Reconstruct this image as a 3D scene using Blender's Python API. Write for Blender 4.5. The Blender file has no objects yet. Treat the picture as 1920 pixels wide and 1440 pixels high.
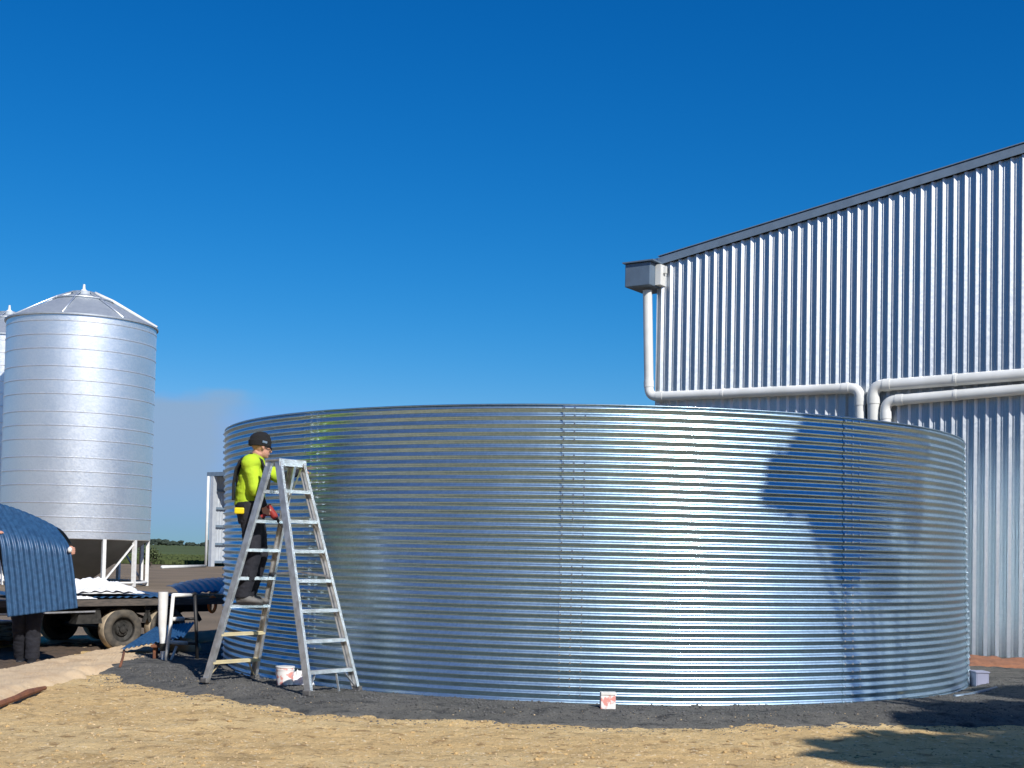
import bpy, bmesh, math, random
from mathutils import Vector, Matrix, noise
R_ = math.radians
random.seed(7)
S = bpy.context.scene
COL = S.collection

# ------------------------------------------------------------------ camera
FPX, CAMH = 2400.0, 1.40
PITCH, ROLL = R_(2.0), R_(1.23)
SHIFT_PX = 1034.5 - 720 - FPX * math.tan(PITCH)
cam_d = bpy.data.cameras.new('camera'); cam = bpy.data.objects.new('camera', cam_d); COL.objects.link(cam)
cam_d.sensor_width = 36; cam_d.lens = FPX / 1920 * 36
cam_d.shift_y = SHIFT_PX / 1920
cam_d.clip_start = .1; cam_d.clip_end = 6000
fwd = Vector((0, math.cos(PITCH), math.sin(PITCH)))
right0 = Vector((1, 0, 0)); up0 = right0.cross(fwd)
cr, sr = math.cos(ROLL), math.sin(ROLL)
cright = right0 * cr + up0 * sr
cup = up0 * cr - right0 * sr
CAM = Vector((0, 0, CAMH))
M = Matrix((cright, cup, -fwd)).transposed().to_4x4(); M.translation = CAM
cam.matrix_world = M
S.camera = cam

def ray(px, py):
    return fwd * FPX + cright * (px - 960) + cup * (720 - py + SHIFT_PX)
def P(px, py, Y):
    d = ray(px, py); return CAM + d * (Y / d.y)
def G(px, py, h=0.0):
    d = ray(px, py); return CAM + d * ((h - CAMH) / d.z)

# ------------------------------------------------------------------ light
SUN_AZ, SUN_EL = R_(29.5), R_(37)
SUNDIR = Vector((math.sin(SUN_AZ) * math.cos(SUN_EL), -math.cos(SUN_AZ) * math.cos(SUN_EL), math.sin(SUN_EL)))
sd = bpy.data.lights.new('sun', 'SUN'); sd.energy = 5.0; sd.angle = R_(.53); sd.color = (1, .955, .89)
so = bpy.data.objects.new('sun', sd); COL.objects.link(so)
so.rotation_euler = (-SUNDIR).to_track_quat('-Z', 'Y').to_euler()
W = bpy.data.worlds.new('World'); S.world = W; W.use_nodes = True
wt = W.node_tree; wn = wt.nodes; wn.clear()
def N(t, kind, **kw):
    n = t.nodes.new(kind)
    for k, v in kw.items():
        if hasattr(n, k): setattr(n, k, v)
    return n
wo = N(wt, 'ShaderNodeOutputWorld'); bg = N(wt, 'ShaderNodeBackground'); bg.inputs[1].default_value = .104
sky = N(wt, 'ShaderNodeTexSky', sky_type='NISHITA'); sky.sun_disc = False
sky.sun_elevation = SUN_EL; sky.sun_rotation = math.atan2(SUNDIR.x, SUNDIR.y)
sky.air_density = 1.0; sky.dust_density = .25; sky.ozone_density = 3.0; sky.altitude = 100
hs = N(wt, 'ShaderNodeHueSaturation'); hs.inputs['Saturation'].default_value = 1.28; hs.inputs['Value'].default_value = 1.0
tc = N(wt, 'ShaderNodeTexCoord'); sep = N(wt, 'ShaderNodeSeparateXYZ')
L = wt.links.new
L(sky.outputs[0], hs.inputs['Color'])
L(tc.outputs['Generated'], sep.inputs[0])
# low cloud bank in the west (left)
mp = N(wt, 'ShaderNodeMapping'); mp.inputs['Scale'].default_value = (5, 5, 14)
L(tc.outputs['Generated'], mp.inputs[0])
cn = N(wt, 'ShaderNodeTexNoise'); cn.inputs['Scale'].default_value = 2.2; cn.inputs['Detail'].default_value = 5
L(mp.outputs[0], cn.inputs['Vector'])
def wmath(op, a, b):
    m = N(wt, 'ShaderNodeMath', operation=op)
    for i, v in enumerate((a, b)):
        if isinstance(v, (int, float)): m.inputs[i].default_value = v
        else: L(v, m.inputs[i])
    return m.outputs[0]
zz = wmath('ADD', sep.outputs[2], wmath('MULTIPLY', wmath('SUBTRACT', cn.outputs[0], .5), .035))
mr = N(wt, 'ShaderNodeMapRange', interpolation_type='SMOOTHSTEP'); L(zz, mr.inputs[0])
mr.inputs[1].default_value = .117; mr.inputs[2].default_value = .106; mr.inputs[3].default_value = 0; mr.inputs[4].default_value = 1
mx = N(wt, 'ShaderNodeMapRange', interpolation_type='SMOOTHSTEP')
L(wmath('ADD', sep.outputs[0], wmath('MULTIPLY', wmath('SUBTRACT', cn.outputs[0], .5), .06)), mx.inputs[0])
mx.inputs[1].default_value = -.190; mx.inputs[2].default_value = -.235; mx.inputs[3].default_value = 0; mx.inputs[4].default_value = 1
my = N(wt, 'ShaderNodeMapRange', interpolation_type='SMOOTHSTEP'); L(sep.outputs[2], my.inputs[0])
my.inputs[1].default_value = .0; my.inputs[2].default_value = .06; my.inputs[3].default_value = .25; my.inputs[4].default_value = 1
cm = wmath('MULTIPLY', wmath('MULTIPLY', mr.outputs[0], mx.outputs[0]), wmath('MULTIPLY', my.outputs[0], .85))
# clear winter sky: deeper, more saturated blue than the raw model
sc_ = N(wt, 'ShaderNodeSeparateColor'); L(hs.outputs[0], sc_.inputs[0]); cc_ = N(wt, 'ShaderNodeCombineColor')
BG = .115
gg = wmath('MINIMUM', wmath('MULTIPLY', sc_.outputs[1], .615), .43/BG)
L(wmath('MINIMUM', wmath('MULTIPLY', wmath('POWER', wmath('MULTIPLY', sc_.outputs[0], BG), 2.05), .96/BG), wmath('MULTIPLY', gg, .50)), cc_.inputs[0])
L(gg, cc_.inputs[1])
L(wmath('MULTIPLY', wmath('POWER', wmath('MULTIPLY', sc_.outputs[2], BG), .86), .845/BG), cc_.inputs[2])
mixc = N(wt, 'ShaderNodeMixRGB'); L(cm, mixc.inputs[0]); L(cc_.outputs[0], mixc.inputs[1]); mixc.inputs[2].default_value = (2.45, 3.6, 5.15, 1)
L(mixc.outputs[0], bg.inputs[0]); L(bg.outputs[0], wo.inputs[0])
S.view_settings.view_transform = 'Standard'; S.view_settings.look = 'None'
S.view_settings.exposure = 0.14; S.view_settings.gamma = 1; S.view_settings.use_curve_mapping = False

# ------------------------------------------------------------------ materials
def mat(name, col, rough=.6, metal=0.0, col2=None, nscale=5.0, detail=5, contrast=(.35, .65), bump=0.0, bscale=40.0,
        bdist=.01, rvar=0.0, stretch=(1, 1, 1), spec=.5, coord='Object'):
    m = bpy.data.materials.new(name); m.use_nodes = True
    t = m.node_tree; b = t.nodes['Principled BSDF']
    b.inputs['Base Color'].default_value = (*col, 1); b.inputs['Roughness'].default_value = rough
    b.inputs['Metallic'].default_value = metal; b.inputs['Specular IOR Level'].default_value = spec
    c = N(t, 'ShaderNodeTexCoord'); mpn = N(t, 'ShaderNodeMapping'); mpn.inputs['Scale'].default_value = stretch
    t.links.new(c.outputs[coord], mpn.inputs[0])
    if col2 is None: col2 = tuple(v * .85 for v in col)
    n = N(t, 'ShaderNodeTexNoise'); n.inputs['Scale'].default_value = nscale; n.inputs['Detail'].default_value = detail
    t.links.new(mpn.outputs[0], n.inputs['Vector'])
    r = N(t, 'ShaderNodeValToRGB'); r.color_ramp.elements[0].position = contrast[0]; r.color_ramp.elements[1].position = contrast[1]
    r.color_ramp.elements[0].color = (*col2, 1); r.color_ramp.elements[1].color = (*col, 1)
    t.links.new(n.outputs[0], r.inputs[0]); t.links.new(r.outputs[0], b.inputs['Base Color'])
    if rvar:
        q = N(t, 'ShaderNodeMapRange'); q.inputs[1].default_value = .3; q.inputs[2].default_value = .7
        q.inputs[3].default_value = rough - rvar; q.inputs[4].default_value = rough + rvar
        t.links.new(n.outputs[0], q.inputs[0]); t.links.new(q.outputs[0], b.inputs['Roughness'])
    if bump:
        n2 = N(t, 'ShaderNodeTexNoise'); n2.inputs['Scale'].default_value = bscale; n2.inputs['Detail'].default_value = 4
        t.links.new(mpn.outputs[0], n2.inputs['Vector'])
        bp = N(t, 'ShaderNodeBump'); bp.inputs['Strength'].default_value = bump; bp.inputs['Distance'].default_value = bdist
        t.links.new(n2.outputs[0], bp.inputs['Height']); t.links.new(bp.outputs[0], b.inputs['Normal'])
    return m

def spangle_metal(name, c1, c2, rough, scale, bump=.15, wave=0.0, metal=1.0, streak=None, aniso=0.0, haze_rough=0, haze_mix=.3):
    """galvanised sheet: zinc spangle cells, slight oil-canning, faint streaks"""
    m = bpy.data.materials.new(name); m.use_nodes = True
    t = m.node_tree; b = t.nodes['Principled BSDF']; b.inputs['Metallic'].default_value = metal
    c = N(t, 'ShaderNodeTexCoord')
    if aniso:
        tg = N(t, 'ShaderNodeVectorMath', operation='CROSS_PRODUCT'); tg.inputs[0].default_value = (0, 0, 1)   # round the axis
        t.links.new(c.outputs['Object'], tg.inputs[1])
        tn = N(t, 'ShaderNodeVectorMath', operation='NORMALIZE'); t.links.new(tg.outputs[0], tn.inputs[0])
        t.links.new(tn.outputs[0], b.inputs['Tangent'])
        b.inputs['Anisotropic'].default_value = aniso
    v = N(t, 'ShaderNodeTexVoronoi'); v.inputs['Scale'].default_value = scale
    t.links.new(c.outputs['Object'], v.inputs['Vector'])
    n = N(t, 'ShaderNodeTexNoise'); n.inputs['Scale'].default_value = 1.3; n.inputs['Detail'].default_value = 6
    mpn = N(t, 'ShaderNodeMapping')
    if streak: mpn.inputs['Scale'].default_value = streak
    t.links.new(c.outputs['Object'], mpn.inputs[0]); t.links.new(mpn.outputs[0], n.inputs['Vector'])
    sp = N(t, 'ShaderNodeSeparateColor'); t.links.new(v.outputs['Color'], sp.inputs[0])
    mxn = N(t, 'ShaderNodeMath', operation='MULTIPLY'); t.links.new(sp.outputs[0], mxn.inputs[0]); mxn.inputs[1].default_value = .5
    ad = N(t, 'ShaderNodeMath', operation='ADD'); t.links.new(mxn.outputs[0], ad.inputs[0])
    ns = N(t, 'ShaderNodeMath', operation='MULTIPLY'); t.links.new(n.outputs[0], ns.inputs[0]); ns.inputs[1].default_value = .6
    t.links.new(ns.outputs[0], ad.inputs[1])
    r = N(t, 'ShaderNodeValToRGB'); r.color_ramp.elements[0].position = .15; r.color_ramp.elements[1].position = .85
    r.color_ramp.elements[0].color = (*c2, 1); r.color_ramp.elements[1].color = (*c1, 1)
    t.links.new(ad.outputs[0], r.inputs[0]); t.links.new(r.outputs[0], b.inputs['Base Color'])
    q = N(t, 'ShaderNodeMapRange'); q.inputs[3].default_value = rough - .06; q.inputs[4].default_value = rough + .07
    t.links.new(ad.outputs[0], q.inputs[0]); t.links.new(q.outputs[0], b.inputs['Roughness'])
    bp = N(t, 'ShaderNodeBump'); bp.inputs['Strength'].default_value = bump; bp.inputs['Distance'].default_value = .004
    t.links.new(sp.outputs[1], bp.inputs['Height'])
    last = bp
    if wave:
        n3 = N(t, 'ShaderNodeTexNoise'); n3.inputs['Scale'].default_value = 3.0; n3.inputs['Detail'].default_value = 3
        t.links.new(mpn.outputs[0], n3.inputs['Vector'])
        b3 = N(t, 'ShaderNodeBump'); b3.inputs['Strength'].default_value = wave; b3.inputs['Distance'].default_value = .03
        t.links.new(n3.outputs[0], b3.inputs['Height']); t.links.new(bp.outputs[0], b3.inputs['Normal']); last = b3
    t.links.new(last.outputs[0], b.inputs['Normal'])
    if haze_rough:      # second, wider gloss lobe: the milky haze of new zinc
        b2 = N(t, 'ShaderNodeBsdfPrincipled'); b2.inputs['Metallic'].default_value = metal; b2.inputs['Roughness'].default_value = haze_rough
        b2.inputs['Anisotropic'].default_value = aniso
        t.links.new(r.outputs[0], b2.inputs['Base Color']); t.links.new(last.outputs[0], b2.inputs['Normal'])
        if aniso: t.links.new(tn.outputs[0], b2.inputs['Tangent'])
        mxs = N(t, 'ShaderNodeMixShader'); mxs.inputs[0].default_value = haze_mix
        t.links.new(b.outputs[0], mxs.inputs[1]); t.links.new(b2.outputs[0], mxs.inputs[2])
        t.links.new(mxs.outputs[0], [n for n in t.nodes if n.type == 'OUTPUT_MATERIAL'][0].inputs[0])
    return m

M_tank = spangle_metal('bright zinc corrugated sheet', (.49, .655, .76), (.37, .52, .61), .16, 45, .006, .0, streak=(1, 1, 6), aniso=.42, haze_rough=.385, haze_mix=.70)
M_bolt = mat('zinc bolt', (.75, .77, .8), .3, 1.0)
M_silo = spangle_metal('spangled silo sheet', (.92, .93, .92), (.84, .86, .86), .40, 26, .05, .0, metal=.88, aniso=.3)
M_siloroof = spangle_metal('silo roof sheet', (.42, .46, .50), (.34, .38, .42), .5, 12, .05, .0, metal=.45)
M_hop = mat('dull hopper steel', (.22, .22, .20), .7, .2, nscale=2)
M_shed = spangle_metal('zincalume wall sheet', (.54, .57, .60), (.47, .51, .55), .43, 30, .02, .01, streak=(1, 1, .2))
M_flash = mat('grey blue flashing', (.19, .26, .34), .5, .2, bump=.1, bscale=3)
M_gut = mat('painted gutter steel', (.15, .21, .28), .5, .3)
M_pvc = mat('white pvc pipe', (.74, .75, .73), .38, 0, col2=(.62, .63, .60), nscale=2)
M_white = mat('white paint', (.78, .78, .76), .5, 0, col2=(.66, .65, .62), nscale=9)
M_alu = mat('scuffed aluminium', (.66, .67, .68), .42, .75, col2=(.45, .45, .44), nscale=14, contrast=(.3, .6), bump=.15, bscale=50)
M_aludirty = mat('aluminium with dried mud', (.50, .43, .27), .7, .15, col2=(.58, .50, .30), nscale=12)
M_black = mat('black steel', (.016, .016, .018), .55)
M_rubber = mat('tyre rubber', (.05, .047, .042), .85, 0, col2=(.11, .095, .075), nscale=12, bump=.3, bscale=60)
M_tread = mat('dusty tread', (.55, .45, .32), .95, 0, col2=(.34, .28, .2), nscale=12, bump=.3, bscale=60)
M_rim = mat('dull wheel rim', (.05, .048, .045), .6, .3, col2=(.022, .022, .02), nscale=20)
M_wood = mat('weathered deck board', (.12, .10, .085), .85, 0, col2=(.06, .055, .05), nscale=8, stretch=(1, 1, 6), bump=.3)
M_blue = mat('blue painted sheet steel', (.028, .088, .19), .42, .1, col2=(.018, .06, .14), nscale=22, bump=.12, bscale=90, contrast=(.4, .6))
M_plastic = mat('white plastic wrap', (.82, .83, .84), .35, 0, bump=.4, bscale=14, bdist=.03)
M_skin = mat('skin', (.52, .27, .19), .55, 0, col2=(.45, .22, .15), nscale=12)
M_hivis = mat('hi-vis yellow fabric', (.44, .62, .02), .85, 0, col2=(.36, .51, .02), nscale=9, bump=.35, bscale=16, bdist=.02)
M_navy = mat('dark navy workwear', (.008, .009, .016), .9, 0, col2=(.016, .017, .025), nscale=12, bump=.4, bscale=18, bdist=.02)
M_knit = mat('black knit', (.008, .008, .009), .95, 0, bump=.5, bscale=120)
M_shoe = mat('grey boot leather', (.07, .07, .07), .7, 0, col2=(.16, .155, .15), nscale=16)
M_strap = mat('dark strap webbing', (.012, .014, .016), .8)
M_yel = mat('yellow plastic', (.80, .62, .01), .45)
M_red = mat('red plastic', (.30, .03, .025), .45)
M_orange = mat('orange rubber', (.80, .20, .03), .5)
M_glass = mat('dark lens', (.01, .01, .012), .1)
M_label = mat('red printed label', (.78, .76, .74), .5, 0, col2=(.70, .30, .26), nscale=16, contrast=(.44, .5))
M_leaf = mat('gum leaf', (.050, .075, .022), .7, 0, col2=(.09, .11, .04), nscale=.8)
M_bark = mat('bark', (.15, .12, .09), .9, 0, col2=(.07, .055, .04), nscale=4, stretch=(1, 1, .2), bump=.5, bscale=10)
M_brown = mat('rusty brown timber', (.22, .085, .04), .9, 0, col2=(.12, .05, .03), nscale=9)
M_paleshed = mat('pale grey cladding', (.52, .56, .60), .5, .2, col2=(.44, .48, .53), nscale=3)
M_conc = mat('pale concrete', (.50, .44, .34), .9, 0, nscale=6, bump=.4)

def ramp_ground(name, specs, bump_specs):
    """specs: list of (noise scale, lo, hi, colour) mixed over the first colour"""
    m = bpy.data.materials.new(name); m.use_nodes = True
    t = m.node_tree; b = t.nodes['Principled BSDF']; b.inputs['Roughness'].default_value = .95
    b.inputs['Specular IOR Level'].default_value = .15
    c = N(t, 'ShaderNodeTexCoord'); cur = None
    for i, (sc, lo, hi, col, st) in enumerate(specs):
        if i == 0:
            cur = N(t, 'ShaderNodeRGB'); cur.outputs[0].default_value = (*col, 1); cur = cur.outputs[0]; continue
        mp_ = N(t, 'ShaderNodeMapping'); mp_.inputs['Scale'].default_value = st; mp_.inputs['Location'].default_value = (i * 7.3, i * 3.1, 0)
        t.links.new(c.outputs['Object'], mp_.inputs[0])
        n = N(t, 'ShaderNodeTexNoise'); n.inputs['Scale'].default_value = sc; n.inputs['Detail'].default_value = 7; n.inputs['Roughness'].default_value = .6
        t.links.new(mp_.outputs[0], n.inputs['Vector'])
        q = N(t, 'ShaderNodeMapRange', interpolation_type='SMOOTHSTEP'); q.inputs[1].default_value = lo; q.inputs[2].default_value = hi
        t.links.new(n.outputs[0], q.inputs[0])
        mxx = N(t, 'ShaderNodeMixRGB'); t.links.new(q.outputs[0], mxx.inputs[0]); t.links.new(cur, mxx.inputs[1]); mxx.inputs[2].default_value = (*col, 1)
        cur = mxx.outputs[0]
    prev = None
    for sc, stg, dist in bump_specs:
        n = N(t, 'ShaderNodeTexNoise'); n.inputs['Scale'].default_value = sc; n.inputs['Detail'].default_value = 8; n.inputs['Roughness'].default_value = .65
        t.links.new(c.outputs['Object'], n.inputs['Vector'])
        bp = N(t, 'ShaderNodeBump'); bp.inputs['Strength'].default_value = stg; bp.inputs['Distance'].default_value = dist
        t.links.new(n.outputs[0], bp.inputs['Height'])
        if prev: t.links.new(prev.outputs[0], bp.inputs['Normal'])
        prev = bp
    if prev: t.links.new(prev.outputs[0], b.inputs['Normal'])
    return m, t, cur, b

one = (1, 1, 1)
M_gravel, t_, cur_, b_ = ramp_ground('dark screenings gravel',
    [(0, 0, 0, (.125, .123, .113), one), (1.2, .45, .65, (.155, .150, .137), one), (5, .5, .68, (.055, .056, .057), (1, 1.6, 1)), (45, .55, .7, (.17, .17, .165), one), (60, .56, .66, (.035, .035, .037), one)],
    [(9, .5, .05), (70, .8, .02)])
t_.links.new(cur_, b_.inputs['Base Color'])
M_sand, t_, cur_, b_ = ramp_ground('pale packed sand',
    [(0, 0, 0, (.60, .46, .30), one), (2, .45, .65, (.52, .38, .24), one), (20, .55, .7, (.66, .52, .36), one)], [(12, .4, .03), (60, .5, .01)])
t_.links.new(cur_, b_.inputs['Base Color'])
M_sheetc = None
# tan dirt near, grey brown yard gravel further off
M_dirt, t_, cur_, b_ = ramp_ground('tan clay and limestone dirt',
    [(0, 0, 0, (.65, .455, .215), one), (.5, .42, .62, (.70, .52, .265), (1, 1.5, 1)), (1.8, .52, .70, (.48, .33, .15), (1, 1.2, 1)),
     (6, .54, .66, (.36, .235, .11), (1, 1.1, 1)), (22, .58, .66, (.80, .65, .42), one), (40, .60, .67, (.22, .15, .08), one)],
    [(3, .35, .12), (14, .6, .05), (55, .7, .025)])
gc = N(t_, 'ShaderNodeTexCoord'); gs = N(t_, 'ShaderNodeSeparateXYZ'); t_.links.new(gc.outputs['Object'], gs.inputs[0])
gn = N(t_, 'ShaderNodeTexNoise'); gn.inputs['Scale'].default_value = .5; gn.inputs['Detail'].default_value = 5; t_.links.new(gc.outputs['Object'], gn.inputs['Vector'])
gm = N(t_, 'ShaderNodeMath', operation='MULTIPLY_ADD'); t_.links.new(gn.outputs[0], gm.inputs[0]); gm.inputs[1].default_value = 5; t_.links.new(gs.outputs[1], gm.inputs[2])
gq = N(t_, 'ShaderNodeMapRange', interpolation_type='SMOOTHSTEP'); gq.inputs[1].default_value = 19.5; gq.inputs[2].default_value = 22.5; t_.links.new(gm.outputs[0], gq.inputs[0])
gx = N(t_, 'ShaderNodeMixRGB'); t_.links.new(gq.outputs[0], gx.inputs[0]); t_.links.new(cur_, gx.inputs[1])
gn2 = N(t_, 'ShaderNodeTexNoise'); gn2.inputs['Scale'].default_value = .35; gn2.inputs['Detail'].default_value = 8; t_.links.new(gc.outputs['Object'], gn2.inputs['Vector'])
gr = N(t_, 'ShaderNodeValToRGB'); gr.color_ramp.elements[0].position = .35; gr.color_ramp.elements[1].position = .65
gr.color_ramp.elements[0].color = (.17, .135, .095, 1); gr.color_ramp.elements[1].color = (.24, .185, .13, 1)
t_.links.new(gn2.outputs[0], gr.inputs[0]); t_.links.new(gr.outputs[0], gx.inputs[2]); t_.links.new(gx.outputs[0], b_.inputs['Base Color'])
M_shade = mat('painted ground shade', (.03, .024, .018), .95, 0, col2=(.09, .06, .04), nscale=9, contrast=(.5,.75), bump=.6, bscale=25, bdist=.03)  # near-black colour standing in for cast shade on the ground
M_redsoil = mat('red clay', (.33, .14, .07), .95, 0, col2=(.22, .10, .06), nscale=5, bump=.5, bscale=20, bdist=.03)
M_field = mat('green crop', (.095, .125, .045), .95, 0, col2=(.065, .08, .034), nscale=.06, detail=8, spec=.1, bump=.4, bscale=2)
M_far = mat('far scrub', (.05, .065, .05), 1, 0, col2=(.035, .05, .04), nscale=.05, spec=0)

# ------------------------------------------------------------------ helpers
def link(name, me, m, parent=None):
    o = bpy.data.objects.new(name, me); COL.objects.link(o)
    if m is not None: me.materials.append(m)
    if parent is not None: o.parent = parent
    return o
def obj(name, bm, m, parent=None, smooth=False, angle=None, recalc=True):
    if recalc: bmesh.ops.recalc_face_normals(bm, faces=bm.faces)
    me = bpy.data.meshes.new(name); bm.to_mesh(me); bm.free()
    if smooth:
        for p in me.polygons: p.use_smooth = True
        if angle: me.set_sharp_from_angle(angle=R_(angle))
    return link(name, me, m, parent)
def thing(name, label, cat, loc=(0, 0, 0), group=None):
    o = bpy.data.objects.new(name, None); COL.objects.link(o); o.location = loc
    o['label'] = label; o['category'] = cat; o.empty_display_size = .1
    if group: o['group'] = group
    return o
def tag(o, label, cat, group=None):
    o['label'] = label; o['category'] = cat
    if group: o['group'] = group
    return o
def struct(o, kind='structure'):
    o['kind'] = kind; return o
def place_root(root, loc):
    """root Empty sits at loc, children were built in world coordinates"""
    root.location = loc
    for c in root.children: c.location = c.location - Vector(loc)
def box(bm, c, size, axes=None, bev=0.0):
    c = Vector(c); ax = axes or (Vector((1, 0, 0)), Vector((0, 1, 0)), Vector((0, 0, 1)))
    hx, hy, hz = (s / 2 for s in size); vs = []
    for sx, sy, sz in ((-1,-1,-1),(1,-1,-1),(1,1,-1),(-1,1,-1),(-1,-1,1),(1,-1,1),(1,1,1),(-1,1,1)):
        vs.append(bm.verts.new(c + ax[0]*hx*sx + ax[1]*hy*sy + ax[2]*hz*sz))
    fs = [bm.faces.new([vs[i] for i in f]) for f in ((0,3,2,1),(4,5,6,7),(0,1,5,4),(1,2,6,5),(2,3,7,6),(3,0,4,7))]
    if bev:
        es = set(e for f in fs for e in f.edges)
        bmesh.ops.bevel(bm, geom=list(es), offset=bev, segments=2, affect='EDGES', profile=.5)
def frame_of(d, ref=None):
    d = d.normalized()
    if ref is None: ref = Vector((0, 0, 1)) if abs(d.z) < .9 else Vector((1, 0, 0))
    a = d.cross(ref).normalized(); b = a.cross(d).normalized()
    return a, b
def tube(bm, pts, rads, seg=12, cap=True, ref=None):
    """rads: number or list of number/(ra,rb)"""
    pts = [Vector(p) for p in pts]
    if not isinstance(rads, (list,)): rads = [rads] * len(pts)
    rings = []; n = len(pts); a = None
    for i, p in enumerate(pts):
        d = (pts[min(i+1, n-1)] - pts[max(i-1, 0)])
        if ref is not None or a is None: a, b = frame_of(d, ref)
        else:
            dn = d.normalized(); a = (a - dn * a.dot(dn)).normalized(); b = a.cross(dn).normalized()
        r = rads[i]; ra, rb = r if isinstance(r, tuple) else (r, r)
        rings.append([bm.verts.new(p + a*math.cos(2*math.pi*k/seg)*ra + b*math.sin(2*math.pi*k/seg)*rb) for k in range(seg)])
    for i in range(n-1):
        for k in range(seg):
            bm.faces.new((rings[i][k], rings[i][(k+1) % seg], rings[i+1][(k+1) % seg], rings[i+1][k]))
    if cap:
        bm.faces.new(rings[0][::-1]); bm.faces.new(rings[-1])
def beam(bm, a, b, w, t, side):
    """rectangular bar from a to b; w along side, t across"""
    a, b = Vector(a), Vector(b); d = (b - a); l = d.length; d.normalize()
    s = (side - d * side.dot(d)).normalized(); u = d.cross(s)
    box(bm, (a + b) / 2, (l, w, t), (d, s, u))
def channel(bm, a, b, w, depth, th, side, opening):
    """C-section rail: web of width w along `side`, flanges reaching `depth` along `opening`"""
    a, b = Vector(a), Vector(b); d = (b - a).normalized()
    s = (side - d * side.dot(d)).normalized(); o = (opening - d*opening.dot(d) - s*opening.dot(s)).normalized()
    for off, ww, dd in ((Vector(), w, th),):
        box(bm, (a+b)/2 + o*th/2, ((b-a).length, w, th), (d, s, o))
    for sg in (-1, 1):
        box(bm, (a+b)/2 + s*sg*(w/2-th/2) + o*(th + depth/2), ((b-a).length, th, depth), (d, s, o))
def ellipsoid(bm, c, r, axes=None, seg=16, rings=10):
    c = Vector(c); ax = axes or (Vector((1,0,0)), Vector((0,1,0)), Vector((0,0,1)))
    g = []; top = bm.verts.new(c + ax[2]*r[2]); bot = bm.verts.new(c - ax[2]*r[2])
    for i in range(1, rings):
        th = math.pi*i/rings
        g.append([bm.verts.new(c + ax[0]*r[0]*math.sin(th)*math.cos(2*math.pi*k/seg) + ax[1]*r[1]*math.sin(th)*math.sin(2*math.pi*k/seg) + ax[2]*r[2]*math.cos(th)) for k in range(seg)])
    for i in range(len(g)-1):
        for k in range(seg): bm.faces.new((g[i][k], g[i+1][k], g[i+1][(k+1)%seg], g[i][(k+1)%seg]))
    for k in range(seg):
        bm.faces.new((top, g[0][k], g[0][(k+1)%seg])); bm.faces.new((bot, g[-1][(k+1)%seg], g[-1][k]))
def remeshed(name, bm, m, parent, voxel=.008, smooth=2, wrinkle=0.0, wscale=12):
    """union of overlapping volumes as ONE continuous surface"""
    me = bpy.data.meshes.new('tmp'); bmesh.ops.recalc_face_normals(bm, faces=bm.faces); bm.to_mesh(me); bm.free()
    o = bpy.data.objects.new('tmp', me); COL.objects.link(o)
    r = o.modifiers.new('r', 'REMESH'); r.mode = 'VOXEL'; r.voxel_size = voxel; r.use_smooth_shade = True
    if smooth:
        s = o.modifiers.new('s', 'SMOOTH'); s.iterations = smooth; s.factor = .5
    dg = bpy.context.evaluated_depsgraph_get(); dg.update()
    new = bpy.data.meshes.new_from_object(o.evaluated_get(dg)); new.name = name
    bpy.data.objects.remove(o)
    if wrinkle:
        for v in new.vertices:
            k = noise.noise(v.co * wscale + Vector((3, 1, 2))) * wrinkle + noise.noise(Vector((v.co.x, v.co.y, v.co.z*2.2)) * wscale * 2) * wrinkle * .5
            v.co += v.normal * (k + wrinkle*.55)
    for p in new.polygons: p.use_smooth = True
    new.materials.clear()
    return link(name, new, m, parent)
def sm(a, b, x):
    t = max(0, min(1, (x-a)/(b-a))); return t*t*(3-2*t)

# ------------------------------------------------------------------ tank data
TC = Vector((1.02, 16.17, 0)); TR = 4.50; TH = 2.76
def pad_r(a):      # a: azimuth around the tank, 0 = towards the camera (-y), + to the right
    r = 5.62 + .25*noise.noise(Vector((math.cos(a)*3, math.sin(a)*3, 1))) + .10*noise.noise(Vector((math.cos(a)*14, math.sin(a)*14, 4)))
    r += .045*noise.noise(Vector((math.cos(a)*60, math.sin(a)*60, 7)))
    r += 1.6 * sm(R_(22), R_(60), a) * (1 - sm(R_(120), R_(160), a))
    return r
def pad_h(x, y):
    dx, dy = x - TC.x, y - TC.y; r = math.hypot(dx, dy); a = math.atan2(dx, -dy); e = pad_r(a)
    h = .052 * sm(4.50, 4.75, r) * (1 - sm(e-.30, e+.02, r)) - .06 * sm(e, e+.25, r)
    return h + .010*noise.noise(Vector((x*3, y*3, 0))) + .006*noise.noise(Vector((x*11, y*11, 2))) + .009*noise.noise(Vector((x*27, y*27, 3)))
def dirt_h(x, y):
    k = 1 if 4 < y < 24 and abs(x) < 14 else 0
    return (.030*noise.noise(Vector((x*.9, y*.9, 5))) + .022*noise.noise(Vector((x*3.1, y*4.5, 8))) + .012*noise.noise(Vector((x*9, y*12, 3))))*sm(3, 5, y)*(1-sm(20, 24, y)) - .005

# ------------------------------------------------------------------ ground
def axis(lo, hi, step, far, grow=1.35):
    a = []; v = lo
    while v <= hi: a.append(v); v += step
    s = step; v = a[-1]
    while v < far: s *= grow; v += s; a.append(v)
    s = step; v = a[0]
    while v > -far: s *= grow; v -= s; a.insert(0, v)
    return a
xs = axis(-6.5, 7.0, .055, 3500); ys = axis(8.3, 18.5, .055, 3500)
verts = [(x, y, dirt_h(x, y) if abs(x) < 30 and -5 < y < 40 else -.005) for y in ys for x in xs]
nx = len(xs)
faces = [(j*nx+i, j*nx+i+1, (j+1)*nx+i+1, (j+1)*nx+i) for j in range(len(ys)-1) for i in range(nx-1)]
me = bpy.data.meshes.new('ground'); me.from_pydata(verts, [], faces)
for p in me.polygons: p.use_smooth = True
struct(link('ground', me, M_dirt))
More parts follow.
